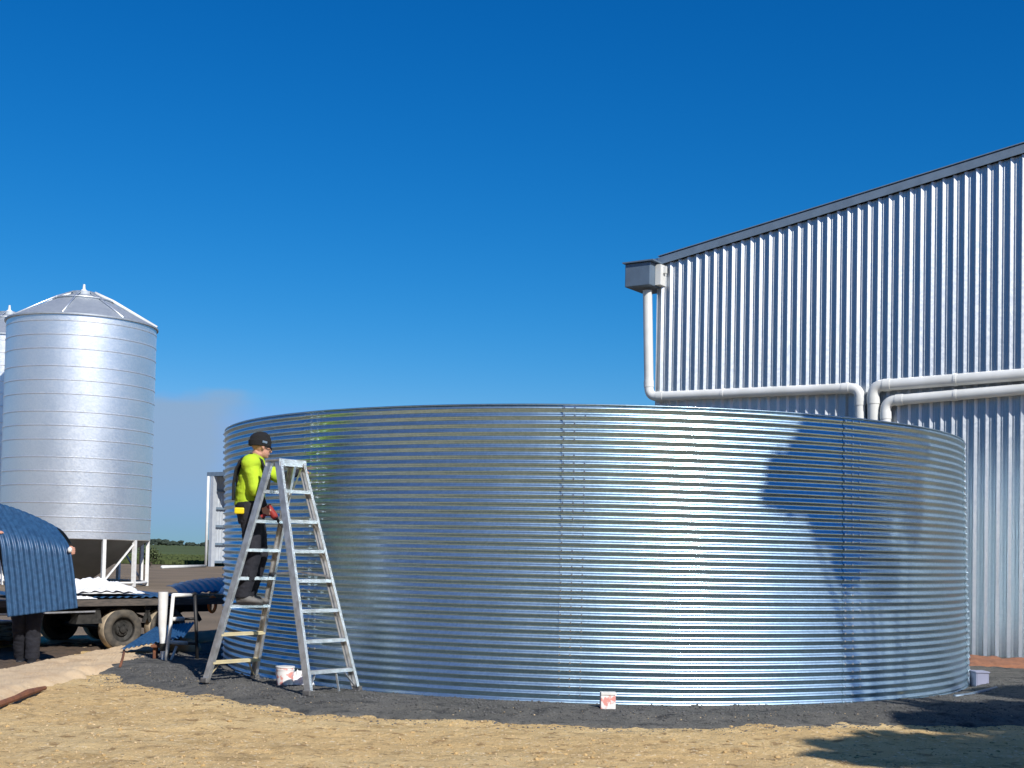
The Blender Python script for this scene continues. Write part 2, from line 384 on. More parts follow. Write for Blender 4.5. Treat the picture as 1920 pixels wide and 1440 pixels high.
# gravel pad round the tank
bm = bmesh.new(); NA, NR = 900, 70; g = []
for i in range(NA):
    a = -math.pi + 2*math.pi*i/NA; row = []
    for j in range(NR):
        r = 4.0 + (pad_r(a)+.3-4.0)*j/(NR-1)
        x, y = TC.x + r*math.sin(a), TC.y - r*math.cos(a)
        row.append(bm.verts.new((x, y, pad_h(x, y) + (.012 if j < NR-8 else 0))))
    g.append(row)
for i in range(NA):
    for j in range(NR-1): bm.faces.new((g[i][j], g[(i+1)%NA][j], g[(i+1)%NA][j+1], g[i][j+1]))
struct(obj('gravel_pad', bm, M_gravel, smooth=True))
# pad spill towards the trestle at left
bm = bmesh.new(); cc = G(335, 1252); rows = []
for j in range(26):
    rr = 1.0*j/25; row = []
    for i in range(72):
        a = 2*math.pi*i/72; e = 1 + .22*noise.noise(Vector((math.cos(a)*2.5, math.sin(a)*2.5, 9)))
        x = cc.x + math.cos(a)*1.12*rr*e; y = cc.y + math.sin(a)*.95*rr*e
        row.append(bm.verts.new((x, y, .075*(1-sm(.35, 1, rr)) - .03*sm(.9, 1, rr) + .008*noise.noise(Vector((x*8, y*8, 1))))))
    rows.append(row)
for j in range(25):
    for i in range(72): bm.faces.new((rows[j][i], rows[j][(i+1)%72], rows[j+1][(i+1)%72], rows[j+1][i]))
struct(obj('gravel_pad', bm, M_gravel, smooth=True))
# pale sand strip beside the trailer
def ribbon(name, top, bot, m, n=90, k=14, h=.05, amp=.012):
    bm = bmesh.new(); g = []
    def interp(l, t):
        s = t*(len(l)-1); i = min(int(s), len(l)-2); f = s-i
        return (l[i][0]*(1-f)+l[i+1][0]*f, l[i][1]*(1-f)+l[i+1][1]*f)
    for i in range(n+1):
        a = G(*interp(top, i/n)); b = G(*interp(bot, i/n)); row = []
        for j in range(k+1):
            p = a.lerp(b, j/k); e = min(j, k-j)/k*2; ed = min(i, n-i)/n*12
            jit = noise.noise(Vector((p.x*4, p.y*4, 7)))
            z = (h*sm(0, .35, e)*sm(0, .5, ed)) - .03*(1-sm(0, .12, e)) + amp*jit + .3*amp*noise.noise(p*20)
            row.append(bm.verts.new((p.x + .05*jit, p.y + .06*noise.noise(p*3), z)))
        g.append(row)
    for i in range(n):
        for j in range(k): bm.faces.new((g[i][j], g[i][j+1], g[i+1][j+1], g[i+1][j]))
    return struct(obj(name, bm, m, smooth=True))
ribbon('sand_strip', [(-160, 1275), (0, 1258), (90, 1240), (180, 1224), (230, 1213), (302, 1207)],
       [(-160, 1350), (0, 1318), (80, 1290), (170, 1268), (235, 1254), (302, 1243)], M_sand, h=.06, amp=.028, n=200, k=30)
ribbon('sand_strip', [(90, 1196), (130, 1197), (170, 1199)], [(90, 1222), (130, 1224), (170, 1222)], M_sand, n=30, h=.03)
ribbon('shade_patch', [(-160, 1222), (0, 1214), (60, 1210), (120, 1207), (190, 1204)], [(-160, 1278), (0, 1264), (60, 1250), (130, 1234), (200, 1216)], M_shade, n=70, h=.035, amp=.03)  # painted shade of the man and his sheet, as a dark ground ribbon
ribbon('clay_bank', [(1780, 1236), (1840, 1238), (1930, 1245), (2010, 1252), (2200, 1272), (2500, 1304)], [(1780, 1262), (1840, 1262), (1930, 1266), (2010, 1272), (2200, 1292), (2500, 1326)], M_redsoil, n=160, h=.09, amp=.04)
# field
me = bpy.data.meshes.new('field')
fy = [88, 110, 150, 240, 500, 3400]; fv = []
for y in fy: fv += [(-3400, y, .02), (-90, y, .02), (-15, y, .02), (3400, y, .02)]
me.from_pydata(fv, [], [(j*4+i, j*4+i+1, j*4+i+5, j*4+i+4) for j in range(5) for i in range(3)])
struct(link('field', me, M_field))
# crop cover: real tufts on the near part of the field
bm = bmesh.new()
for _ in range(5200):
    y = 89 + 60*random.random()**1.6; x = -y*(.12 + .20*random.random()); h = .10 + .16*random.random()
    for q in range(3):
        a = random.random()*6.28; w = .10
        p = Vector((x+random.uniform(-.2,.2), y+random.uniform(-.2,.2), .02)); d = Vector((math.cos(a), math.sin(a), 0))*w
        v = [bm.verts.new(p-d), bm.verts.new(p+d), bm.verts.new(p+d*1.6+Vector((0,0,h))), bm.verts.new(p-d*.7+Vector((0,0,h*1.2)))]
        bm.faces.new(v)
struct(obj('crop', bm, M_field), 'stuff')
# far tree line on the horizon
bm = bmesh.new()
for _ in range(420):
    x = random.uniform(-760, 60); y = 1500 + random.uniform(-60, 60)
    h = (random.uniform(3.0, 5.5) if random.random() < .8 else random.uniform(6, 8)) ; w = h*random.uniform(.9, 1.8)
    for q in range(6):
        c = Vector((x+random.uniform(-w,w)*.8, y+random.uniform(-4,4), h*random.uniform(.3,.8)))
        bmesh.ops.create_icosphere(bm, subdivisions=1, radius=h*random.uniform(.25,.45), matrix=Matrix.Translation(c) @ Matrix.Diagonal((1.5, 1, random.uniform(.6,1), 1)))
for v in bm.verts: v.co += Vector((noise.noise(v.co*.9), 0, noise.noise(v.co*.8)))*.8
struct(obj('far_trees', bm, M_far), 'stuff')

# pebbles lying on the dirt and on the gravel
def pebbles(name, m, n, region, rmin, rmax, seed, hfun):
    rnd = random.Random(seed); bm = bmesh.new()
    base = bmesh.new(); bmesh.ops.create_icosphere(base, subdivisions=1, radius=1)
    bv = [v.co.copy() for v in base.verts]; bf = [[v.index for v in f.verts] for f in base.faces]; base.free()
    vs, fs = [], []
    for _ in range(n):
        p = region(rnd)
        if p is None: continue
        r = rmin + (rmax-rmin)*rnd.random()**4
        rot = Matrix.Rotation(rnd.random()*6.28, 3, 'Z'); sc = Vector((rnd.uniform(.7,1.4), rnd.uniform(.7,1.2), rnd.uniform(.4,.8)))
        z = hfun(p[0], p[1]); k = len(vs)
        for v in bv:
            q = rot @ Vector((v.x*sc.x, v.y*sc.y, v.z*sc.z)) * r * (1+.25*noise.noise(v*2+Vector((p[0]*9,0,0))))
            vs.append((p[0]+q.x, p[1]+q.y, z+q.z+r*.15))
        fs += [[i+k for i in f] for f in bf]
    bm.free(); me = bpy.data.meshes.new(name); me.from_pydata(vs, [], fs)
    return struct(link(name, me, m), 'stuff')
def in_dirt(rnd):
    px, py = rnd.uniform(-60, 1980), 1240 + 230*rnd.random()**.8
    p = G(px, py)
    d = math.hypot(p.x-TC.x, p.y-TC.y); a = math.atan2(p.x-TC.x, -(p.y-TC.y))
    if d < pad_r(a)-.1 or p.y < 5: return None
    if noise.noise(Vector((p.x*.8, p.y*.8, 3))) < rnd.uniform(-.6, .35): return None
    return p.x, p.y
M_peb = mat('limestone chips', (.66, .50, .30), .9, 0, col2=(.42, .31, .17), nscale=3)
M_peb2 = mat('dark chips', (.13, .13, .13), .9, 0, col2=(.07, .07, .07), nscale=3)
pebbles('pebbles', M_peb, 9000, in_dirt, .003, .012, 3, dirt_h)
def in_pad(rnd):
    a = rnd.uniform(-1.5, 1.3); r = 4.5 + (pad_r(a)-.05-4.5)*rnd.random()**.8
    return TC.x + r*math.sin(a), TC.y - r*math.cos(a)
pebbles('gravel_chips', M_peb2, 9000, in_pad, .005, .016, 5, lambda x, y: pad_h(x, y)+.012)

def clods(rnd):
    p = G(rnd.uniform(-60, 1980), 1250 + 220*rnd.random())
    d = math.hypot(p.x-TC.x, p.y-TC.y); a = math.atan2(p.x-TC.x, -(p.y-TC.y))
    if d < pad_r(a)+.02 or noise.noise(Vector((p.x*1.3, p.y*1.3, 13))) < .0: return None
    return p.x, p.y
pebbles('clods', mat('dry clay clods', (.56, .39, .18), .95, 0, col2=(.40, .27, .12), nscale=5, bump=.5, bscale=60), 2600, clods, .006, .022, 21, dirt_h)
def near_edge(rnd):
    a = rnd.uniform(-1.5, 1.2); e = pad_r(a); r = e - .05 + abs(rnd.gauss(0, .22))
    return TC.x + r*math.sin(a), TC.y - r*math.cos(a)
pebbles('gravel_chips', M_peb2, 4200, near_edge, .004, .013, 8, dirt_h)
def strewn(rnd):
    a = rnd.uniform(-1.4, 1.2); e = pad_r(a); r = e - .1 - abs(rnd.gauss(0, .15))
    return TC.x + r*math.sin(a), TC.y - r*math.cos(a)
pebbles('pebbles', M_peb, 350, strewn, .003, .008, 9, lambda x, y: pad_h(x, y)+.012)
# ------------------------------------------------------------------ tank
def tank_r(a, h):
    """radius incl. floppy top edge; a = azimuth from the camera side, + right"""
    f = h/TH
    r = TR + .075*f*math.cos(a + R_(75)) - .02*f
    r += .007*noise.noise(Vector((a*4, h*.8, 0))) + .004*noise.noise(Vector((a*14, h*2.0, 5)))
    return r
def tpos(a, h, dr=0):
    r = tank_r(a, h) + dr
    return Vector((r*math.sin(a), -r*math.cos(a), h))
tank = thing('water_tank', 'huge roofless round tank of shiny corrugated steel in front of the tall ribbed shed', 'tank', TC)
NW = 38; AMP = .0099; PITCHC = TH/NW; PER = 10
J0 = R_(-5.1); ST = R_(36)
def corr(h): return AMP*math.cos(2*math.pi*(h/PITCHC) + math.pi)
for s_ in range(10):
    a0 = J0 + s_*ST - R_(2.2); a1 = J0 + (s_+1)*ST + R_(.4)
    bm = bmesh.new(); nh, na = NW*PER, 54; g = []
    for i in range(na+1):
        t = i/na; a = a0 + (a1-a0)*t; off = .0035*(t-.5)*2*-1
        g.append([bm.verts.new(tpos(a, TH*j/nh, corr(TH*j/nh)+off)) for j in range(nh+1)])
    for i in range(na):
        for j in range(nh): bm.faces.new((g[i][j], g[i+1][j], g[i+1][j+1], g[i][j+1]))
    # thickness at start edge (the lap you can see)
    e = [bm.verts.new(tpos(a0, TH*j/nh, corr(TH*j/nh)-.001)) for j in range(nh+1)]
    for j in range(nh): bm.faces.new((g[0][j], g[0][j+1], e[j+1], e[j]))
    o = obj('wall_sheet', bm, M_tank, tank, smooth=True, angle=70, recalc=False)
# bolts of the lapped seams: the hundred that show largest are parts, the rest one part
bolts = []
for s_ in range(10):
    a = J0 + s_*ST
    for c_, da in enumerate((-.0195, 0.002, .0235)):
        for k in range(NW):
            if random.random() < .10 or (c_ == 2 and random.random() < .25): continue
            aa = a - R_(.9) + da; h = (k+.5)*PITCHC
            bolts.append((((TC + tpos(aa, h)) - CAM).length, aa, h))
def bolt_bm(bm, aa, h, c=None):
    n = Vector((math.sin(aa), -math.cos(aa), 0)); c = tpos(aa, h, AMP+.004) if c is None else c
    tube(bm, [c, c+n*.008], .0105, seg=6)
bolts.sort()
for d_, aa, h in bolts[:100]:
    bm = bmesh.new(); bolt_bm(bm, aa, h); obj('bolt', bm, M_bolt, tank)
bm = bmesh.new()
for d_, aa, h in bolts[100:]: bolt_bm(bm, aa, h)
obj('bolts', bm, M_bolt, tank)['kind'] = 'stuff'
bm = bmesh.new()   # rolled top bead
pts = [tpos(2*math.pi*i/200, TH, 0) for i in range(201)]
tube(bm, pts, .007, seg=8, cap=False)
obj('top_bead', bm, M_tank, tank, smooth=True)
bm = bmesh.new()   # bottom skirt angle
pts = [tpos(2*math.pi*i/200, .012, .004) for i in range(201)]
tube(bm, pts, .014, seg=6, cap=False)
obj('bottom_bead', bm, M_tank, tank, smooth=True)

# ------------------------------------------------------------------ big shed
VPX = -2550.; 
wdir = Vector((VPX-960, FPX, 0)).normalized()      # along the wall, to the left and away
wnorm = Vector((-wdir.y, wdir.x, 0)); wnorm = wnorm if wnorm.y < 0 else -wnorm
PW = Vector((870/2400*18.4, 18.4, 0))              # point on wall
def wall_at(px, py, off=0.0):
    """point on the wall plane (moved off outwards) seen at pixel"""
    d = ray(px, py); o = CAM
    t = ((PW + wnorm*off) - o).dot(wnorm)/d.dot(wnorm); return o + d*t
W0 = wall_at(1222, 1100); W0.z = 0
def ws(p): return (p - W0).dot(-wdir)              # distance along the wall from its left corner, to the right
def wp(s, z, off=0.0): return W0 - wdir*s + wnorm*off + Vector((0, 0, z))
sA, zA = ws(wall_at(1240, 497)), wall_at(1240, 497).z
sB, zB = ws(wall_at(1915, 290)), wall_at(1915, 290).z
SL = (zB-zA)/(sB-sA)
def roof_z(s): return zA + SL*(s-sA) if s < RIDGE else zA + SL*(RIDGE-sA) - SL*(s-RIDGE)
RIDGE = 9.5; WLEN = 19.0
rib = (ws(wall_at(1919, 700)) - ws(wall_at(1226, 700)))/37
shed = thing('shed', 'tall silver shed clad in vertical ribbed steel sheet behind the round tank', 'shed', W0)
bm = bmesh.new(); prof = []
n_ = int(WLEN/rib)
s0 = ws(wall_at(1226, 700)) - .012
for k in range(-1, n_):
    b0 = s0 + k*rib
    prof += [(b0-.040, .0), (b0-.024, .036), (b0-.012, .036), (b0+.024, .0), (b0+.045, 0), (b0+.049, .0035), (b0+.053, 0), (b0+.078, 0), (b0+.082, .0035), (b0+.086, 0)]
prof = [p for p in prof if 0 <= p[0] <= WLEN]
prof = [(0, 0)] + prof + [(WLEN, 0)]
lo = [bm.verts.new(wp(s, .02, o)) for s, o in prof]; hi = [bm.verts.new(wp(s, roof_z(s)-.01, o)) for s, o in prof]
for i in range(len(prof)-1): bm.faces.new((lo[i], lo[i+1], hi[i+1], hi[i]))
obj('wall', bm, M_shed, shed, recalc=False)
BK = -30.0   # building depth
bm = bmesh.new()
for sa in (0, WLEN):
    z = roof_z(sa)
    bm.faces.new([bm.verts.new(v) for v in (wp(sa, .02, -.02), wp(sa, z-.01, -.02), wp(sa, z-.01, BK), wp(sa, .02, BK))])
bm.faces.new([bm.verts.new(v) for v in (wp(0, .02, BK), wp(WLEN, .02, BK), wp(WLEN, roof_z(WLEN), BK), wp(RIDGE, roof_z(RIDGE), BK), wp(0, roof_z(0), BK))])
obj('wall', bm, M_shed, shed)
bm = bmesh.new()
for sa, sb in ((-.15, RIDGE), (RIDGE, WLEN+.15)):
    q = [wp(sa, roof_z(max(sa, 0)) + .12 + (SL*sa if sa < 0 else 0), .06), wp(sb, roof_z(min(sb, WLEN))+.12, .06), wp(sb, roof_z(min(sb, WLEN))+.12, BK), wp(sa, roof_z(max(sa, 0))+.12, BK)]
    up_ = [bm.verts.new(v) for v in q]; dn = [bm.verts.new(v-Vector((0,0,.04))) for v in q]
    bm.faces.new(up_); bm.faces.new(dn[::-1])
    for i in range(4): bm.faces.new((up_[i], up_[(i+1)%4], dn[(i+1)%4], dn[i]))
obj('roof', bm, M_shed, shed)
# barge flashing along the gable
bm = bmesh.new()
d_ = (wp(RIDGE, roof_z(RIDGE)) - wp(0, roof_z(0)))
a_ = wp(.05, roof_z(.05)+.055, .062); b_2 = wp(RIDGE, roof_z(RIDGE)+.055, .062)
beam(bm, a_, b_2, .12, .02, Vector((0, 0, 1)))
beam(bm, a_ + Vector((0,0,.088)) - wnorm*.04, b_2 + Vector((0,0,.088)) - wnorm*.04, .012, .12, Vector((0,0,1)))
a3 = wp(WLEN, roof_z(WLEN)+.055, .062); beam(bm, b_2, a3, .12, .02, Vector((0, 0, 1)))
obj('barge_flashing', bm, M_flash, shed)
# box gutter end at the corner
gl, gr_ = wall_at(1172, 500, .35), wall_at(1219, 500, .35)
gz0, gz1 = wall_at(1195, 538, .35).z, wall_at(1195, 491, .35).z
bm = bmesh.new()
gc_ = (gl+gr_)/2; gc_.z = (gz0+gz1)/2; gw = (gr_-gl).length
box(bm, gc_ - wnorm*.36, (gw, .72, gz1-gz0-.03), (-wdir, wnorm, Vector((0,0,1))), bev=.015)
obj('gutter_box', bm, M_gut, shed)
bm = bmesh.new()
box(bm, Vector((gc_.x, gc_.y, gz1)) - wnorm*.36 - wdir*.02, (gw+.10, .80, .022), (-wdir, wnorm, Vector((0,0,1))))
obj('gutter_lid', bm, M_gut, shed)
bm = bmesh.new()
p_ = wall_at(1229, 500, .37)
box(bm, Vector((p_.x, p_.y, gz1-.12)) - wnorm*.30, (.10, .05, .12), (-wdir, wnorm, Vector((0,0,1))), bev=.006)
obj('bracket', bm, M_pvc, shed); bm = bmesh.new()
box(bm, Vector((gc_.x, gc_.y, (gz0+gz1)/2)) - wdir*(gw/2+.055) - wnorm*.42, (.10, .5, gz1-gz0-.08), (-wdir, wnorm, Vector((0,0,1))))
obj('gutter_bracket', bm, M_pvc, shed)

def pipe(name, pix, r, off, m=M_pvc, bend=.16, down_to=None, parent=None, clips=()):
    raw = [wall_at(x, y, off) for x, y in pix]
    pts = [raw[0]]
    for i in range(1, len(raw)-1):
        a, b, c = raw[i-1], raw[i], raw[i+1]
        u, v = (a-b).normalized(), (c-b).normalized()
        for k in range(9):
            t = k/8; p0, p2 = b+u*bend, b+v*bend
            pts.append(p0*(1-t)**2 + b*2*t*(1-t) + p2*t**2)
    pts.append(raw[-1])
    bm = bmesh.new(); tube(bm, pts, r, seg=20)
    o = obj(name, bm, m, parent, smooth=True, angle=60)
    # sockets at the elbows and along the run
    for i in range(1, len(raw)-1):
        b = raw[i]
        for q in (raw[i-1], raw[i+1]):
            u = (q-b).normalized(); bm = bmesh.new(); tube(bm, [b+u*bend, b+u*(bend+.11)], r*1.09, seg=20)
            obj('pipe_socket', bm, m, o, smooth=True, angle=60)
    for i in range(len(raw)-1):
        Ld = (raw[i+1]-raw[i]).length; u = (raw[i+1]-raw[i]).normalized(); t = 1.35
        while t < Ld-.5:
            bm = bmesh.new(); c = raw[i]+u*t
            tube(bm, [c-u*.02, c+u*.02], r*1.08, seg=20); beam(bm, c - wnorm*.0, c - wnorm*off, .03, .02, Vector((0,0,1)) if abs(u.z) < .5 else wdir)
            obj('pipe_clip', bm, m, o); t += 1.9
    return o
ro = .15
def dn(px, py, r):  # a point straight below the wall pixel, hidden behind the tank
    return px, py
pipe('downpipe', [(1214, 545), (1217, 744), (1612, 727), (1617, 1000)], .078, .115, parent=shed)
pipe('downpipe', [(2600, 650), (1637, 724), (1641, 1000)], .088, .125, parent=shed)
pipe('downpipe', [(2600, 672), (1660, 752), (1664, 1000)], .078, .125, parent=shed)
place_root(shed, W0)

# ------------------------------------------------------------------ silos
def make_silo(cx, Y, label, R=2.38, z0=None, first=True):
    base = Vector((cx, Y, 0))
    t = thing('silo', label, 'silo', base, group='galvanised grain silos on legs')
    zb, zt = 1.52, 8.62
    seams = []; z = zt-.22; k = 0; sp = (.44, .44, .56)
    while z > zb+.2: seams.append(z); z -= sp[k % 3]; k += 1
    prof = [(R-.03, zb-.02), (R, zb)]
    for s in sorted(seams): prof += [(R, s-.028), (R+.011, s-.012), (R+.011, s+.008), (R-.001, s+.024)]
    prof += [(R, zt)]
    bm = bmesh.new(); n = 96; rings = [[bm.verts.new((r*math.cos(2*math.pi*i/n), r*math.sin(2*math.pi*i/n), z)) for i in range(n)] for r, z in prof]
    for a, b in zip(rings, rings[1:]):
        for i in range(n): bm.faces.new((a[i], a[(i+1)%n], b[(i+1)%n], b[i]))
    obj('barrel', bm, M_silo, t, smooth=True, angle=9)
    # roof: 8 slightly faceted sheets, eave, ribs, collar, cap
    bm = bmesh.new(); za = zt+1.14
    prof = [(R-.02, zt-.02), (R+.06, zt-.03), (R+.06, zt+.02), (.95, za-.36), (.95, za-.33), (.40, za-.12), (.40, za-.02), (.001, za+.02)]
    rings = [[bm.verts.new((r*math.cos(2*math.pi*i/n), r*math.sin(2*math.pi*i/n), z)) for i in range(n)] for r, z in prof]
    for a, b in zip(rings, rings[1:]):
        for i in range(n): bm.faces.new((a[i], a[(i+1)%n], b[(i+1)%n], b[i]))
    roof = obj('roof', bm, M_siloroof, t, smooth=True, angle=25)
    for k in range(8):
        a = R_(4 + 45*k); bm = bmesh.new(); u = Vector((math.cos(a), math.sin(a), 0))
        thick = .055 if k in (0, 4) else .022
        tube(bm, [u*(R+.05)+Vector((0,0,zt+.03)), u*.98+Vector((0,0,za-.29)), u*.36+Vector((0,0,za-.02))], thick, seg=8)
        obj('roof_rib', bm, M_pvc if k in (0, 4) else M_silo, roof, smooth=True)
    bm = bmesh.new(); tube(bm, [Vector((math.cos(2*math.pi*i/48)*.97, math.sin(2*math.pi*i/48)*.97, za-.31)) for i in range(49)], .022, seg=6, cap=False)
    obj('roof_ring', bm, M_silo, roof, smooth=True)
    bm = bmesh.new(); tube(bm, [(0,0,za), (0,0,za+.10), (0,0,za+.26)], [.17, .05, .035], seg=12)
    obj('roof_vent', bm, M_pvc, roof)
    # hopper, legs, braces
    bm = bmesh.new()
    prof = [(R-.06, zb-.01), (R-.10, zb-.05), (.35, .06), (.34, .02)]
    rings = [[bm.verts.new((r*math.cos(2*math.pi*i/n), r*math.sin(2*math.pi*i/n), z)) for i in range(n)] for r, z in prof]
    for a, b in zip(rings, rings[1:]):
        for i in range(n): bm.faces.new((a[i], a[(i+1)%n], b[(i+1)%n], b[i]))
    obj('hopper', bm, M_hop, t, smooth=True, angle=30)
    for k in range(12):
        a = 2*math.pi*(k+.35)/12; u = Vector((math.cos(a), math.sin(a), 0)); bm = bmesh.new()
        beam(bm, u*(R-.06), u*(R-.06)+Vector((0,0,zb)), .11, .11, u); obj('leg', bm, M_white, t)
    for k in (1, 4, 7, 10):
        a = 2*math.pi*(k+.35)/12; b = 2*math.pi*(k+1.35)/12; bm = bmesh.new()
        beam(bm, Vector((math.cos(a), math.sin(a), 0))*(R-.06)+Vector((0,0,.15)), Vector((math.cos(b), math.sin(b), 0))*(R-.06)+Vector((0,0,zb-.1)), .05, .05, Vector((math.cos(a), math.sin(a), 0)))
        obj('brace', bm, M_white, t)
    bm = bmesh.new(); tube(bm, [Vector((math.cos(2*math.pi*i/48)*(R-.06), math.sin(2*math.pi*i/48)*(R-.06), .12)) for i in range(49)], .045, seg=6, cap=False)
    obj('ring_beam', bm, M_white, t)
    return t
c1 = P(149, 800, 42.5)
silo1 = make_silo(c1.x, 42.5, 'galvanised steel silo standing on white legs behind the trailer, the whole of it in view')
c2 = P(10, 800, 46.6)
make_silo(c2.x, 46.6, 'silo mostly hidden behind its nearer twin, only a roof edge showing at the left')

# ------------------------------------------------------------------ far open shed
b_ang = R_(34); vdir = Vector((math.sin(b_ang), math.cos(b_ang), 0)); udir = Vector((math.cos(b_ang), -math.sin(b_ang), 0))
F0 = G(392, 1062); sc = F0.y/84.0
fs = thing('shed', 'small distant open-fronted shed between the silo and the round tank', 'shed', F0)
HH = P(392, 893, F0.y).z
DEP, FW = 7.5, 12.0
def fp(u, v, z): return F0 + udir*u + vdir*v + Vector((0, 0, z))
bm = bmesh.new()
# ribbed end wall seen from inside
k = 0; prof = []
while k*.25 < DEP: prof += [(k*.25, 0), (k*.25+.10, 0), (k*.25+.13, .03), (k*.25+.20, .03), (k*.25+.23, 0)]; k += 1
lo = [bm.verts.new(fp(-.03-o, v, .25)) for v, o in prof]; hi = [bm.verts.new(fp(-.03-o, v, HH)) for v, o in prof]
for i in range(len(prof)-1): bm.faces.new((lo[i], lo[i+1], hi[i+1], hi[i]))
obj('end_wall', bm, M_paleshed, fs)
for i in range(5):
    bm = bmesh.new(); z = .3 + i*(HH-.5)/4.6
    beam(bm, fp(.06, .1, z), fp(.06, DEP, z), .16, .10, Vector((0,0,1))); obj('girt', bm, M_flash, fs)
bm = bmesh.new(); bm.faces.new([bm.verts.new(v) for v in (fp(0, DEP, 0), fp(FW, DEP, 0), fp(FW, DEP, HH), fp(0, DEP, HH))]); obj('back_wall', bm, M_paleshed, fs)
bm = bmesh.new(); box(bm, fp(FW/2, DEP/2, HH+.14), (FW+.6, DEP+.3, .26), (udir, vdir, Vector((0,0,1)))); obj('roof', bm, M_flash, fs)
bm = bmesh.new(); box(bm, fp(.22, -.02, HH/2), (.28, .3, HH), (udir, vdir, Vector((0,0,1)))); obj('post', bm, M_paleshed, fs)
bm = bmesh.new(); box(bm, fp(FW-.2, -.02, HH/2), (.28, .3, HH), (udir, vdir, Vector((0,0,1)))); obj('post', bm, M_paleshed, fs)
bm = bmesh.new(); tube(bm, [fp(-.10, -.2, .05), fp(-.10, -.2, HH)], .09, seg=10); obj('downpipe', bm, M_pvc, fs, smooth=True)
place_root(fs, F0)
bm = bmesh.new(); a = G(304, 1063.5, .08); b = G(384, 1061.5, .08)
tube(bm, [a, b], .10, seg=10); tag(obj('drain_pipe', bm, M_pvc, smooth=True), 'long white pipe lying on the ground at the edge of the green field', 'pipe')
# small bush at the edge of the field
def leafy(bm, c, r, n, rnd, size):
    for _ in range(n):
        d = Vector((rnd.gauss(0,1), rnd.gauss(0,1), rnd.gauss(0,1))).normalized()*rnd.random()**.45
        p = Vector(c) + Vector((d.x*r[0], d.y*r[1], d.z*r[2]))
        a = Vector((rnd.uniform(-1,1), rnd.uniform(-1,1), rnd.uniform(-1,1))).normalized()*size*rnd.uniform(.6,1.3)
        b = a.cross(Vector((rnd.uniform(-1,1), rnd.uniform(-1,1), rnd.uniform(-1,1)))).normalized()*size*.45
        bm.faces.new([bm.verts.new(p-a), bm.verts.new(p+b), bm.verts.new(p+a), bm.verts.new(p-b)])
bp_ = G(281, 1064); rnd = random.Random(5)
bush = thing('bush', 'scrubby little bush at the near edge of the green field', 'bush', bp_)
bm = bmesh.new()
for k in range(7): leafy(bm, (rnd.uniform(-.5,.5), rnd.uniform(-.3,.3), .4+rnd.uniform(0,.7)), (.3,.3,.35), 60, rnd, .11)
obj('foliage', bm, M_leaf, bush)
bm = bmesh.new()
for k in range(5): tube(bm, [(0,0,0), (rnd.uniform(-.4,.4), rnd.uniform(-.2,.2), .9)], [.03,.01], seg=5)
obj('stem', bm, M_bark, bush)

# ------------------------------------------------------------------ trees beside the photographer (they cast the shade)
def gum(base, H, crowns, label, seed, trunk_r=.14):
    rnd = random.Random(seed)
    t = thing('gum_tree', label, 'tree', base, group='trees beside the work site')
    bm = bmesh.new(); top = Vector((crowns[0][0][0]*.5, crowns[0][0][1]*.5, H*.62))
    tube(bm, [(0,0,-.1), (.05,.02,H*.2), (-.06,.05,H*.4), top], [trunk_r*1.3, trunk_r, trunk_r*.85, trunk_r*.6], seg=12)
    for (c, r) in crowns:
        c = Vector(c); mid = top.lerp(c, .5) + Vector((rnd.uniform(-.2,.2), rnd.uniform(-.2,.2), .2))
        tube(bm, [top - Vector((0,0,H*.12)), mid, c], [trunk_r*.34, trunk_r*.2, trunk_r*.06], seg=8)
    obj('trunk', bm, M_bark, t, smooth=True)
    bm = bmesh.new()
    for (c, r) in crowns:
        for k in range(11):
            q = Vector(c) + Vector((rnd.uniform(-.8,.8)*r[0], rnd.uniform(-.8,.8)*r[1], rnd.uniform(-.7,.7)*r[2]))
            leafy(bm, q, (r[0]*.52, r[1]*.52, r[2]*.48), 330, rnd, .085)
    obj('crown', bm, M_leaf, t)
    return t
def tank_hit(px, py):
    d = ray(px, py); ox, oy = CAM.x-TC.x, CAM.y-TC.y
    A = d.x**2+d.y**2; B = 2*(ox*d.x+oy*d.y); C = ox*ox+oy*oy-TR*TR
    t = (-B-math.sqrt(B*B-4*A*C))/(2*A); return CAM + d*t
TD = 8.0/math.cos(SUN_EL)
foot = tank_hit(1650, 1300); foot.z = 0
tb = foot + Vector((SUNDIR.x, SUNDIR.y, 0))*TD
cr1 = []
for px, py, rx, rz in ((1490, 885, .22, .24), (1560, 810, .34, .30), (1630, 860, .50, .50), (1620, 960, .42, .40), (1560, 930, .30, .34), (1600, 1030, .30, .26), (1700, 800, .40, .22), (1715, 930, .16, .3), (1660, 1080, .16, .2)):
    c = tank_hit(px, py) + SUNDIR*TD - tb; cr1.append(((c.x, c.y, c.z), (rx, rx, rz)))
cr1.sort(key=lambda q: -q[0][2])
gum(tb, 8.2, cr1, 'tall gum tree right of the photographer shading the right side of the tank', 11, .13)
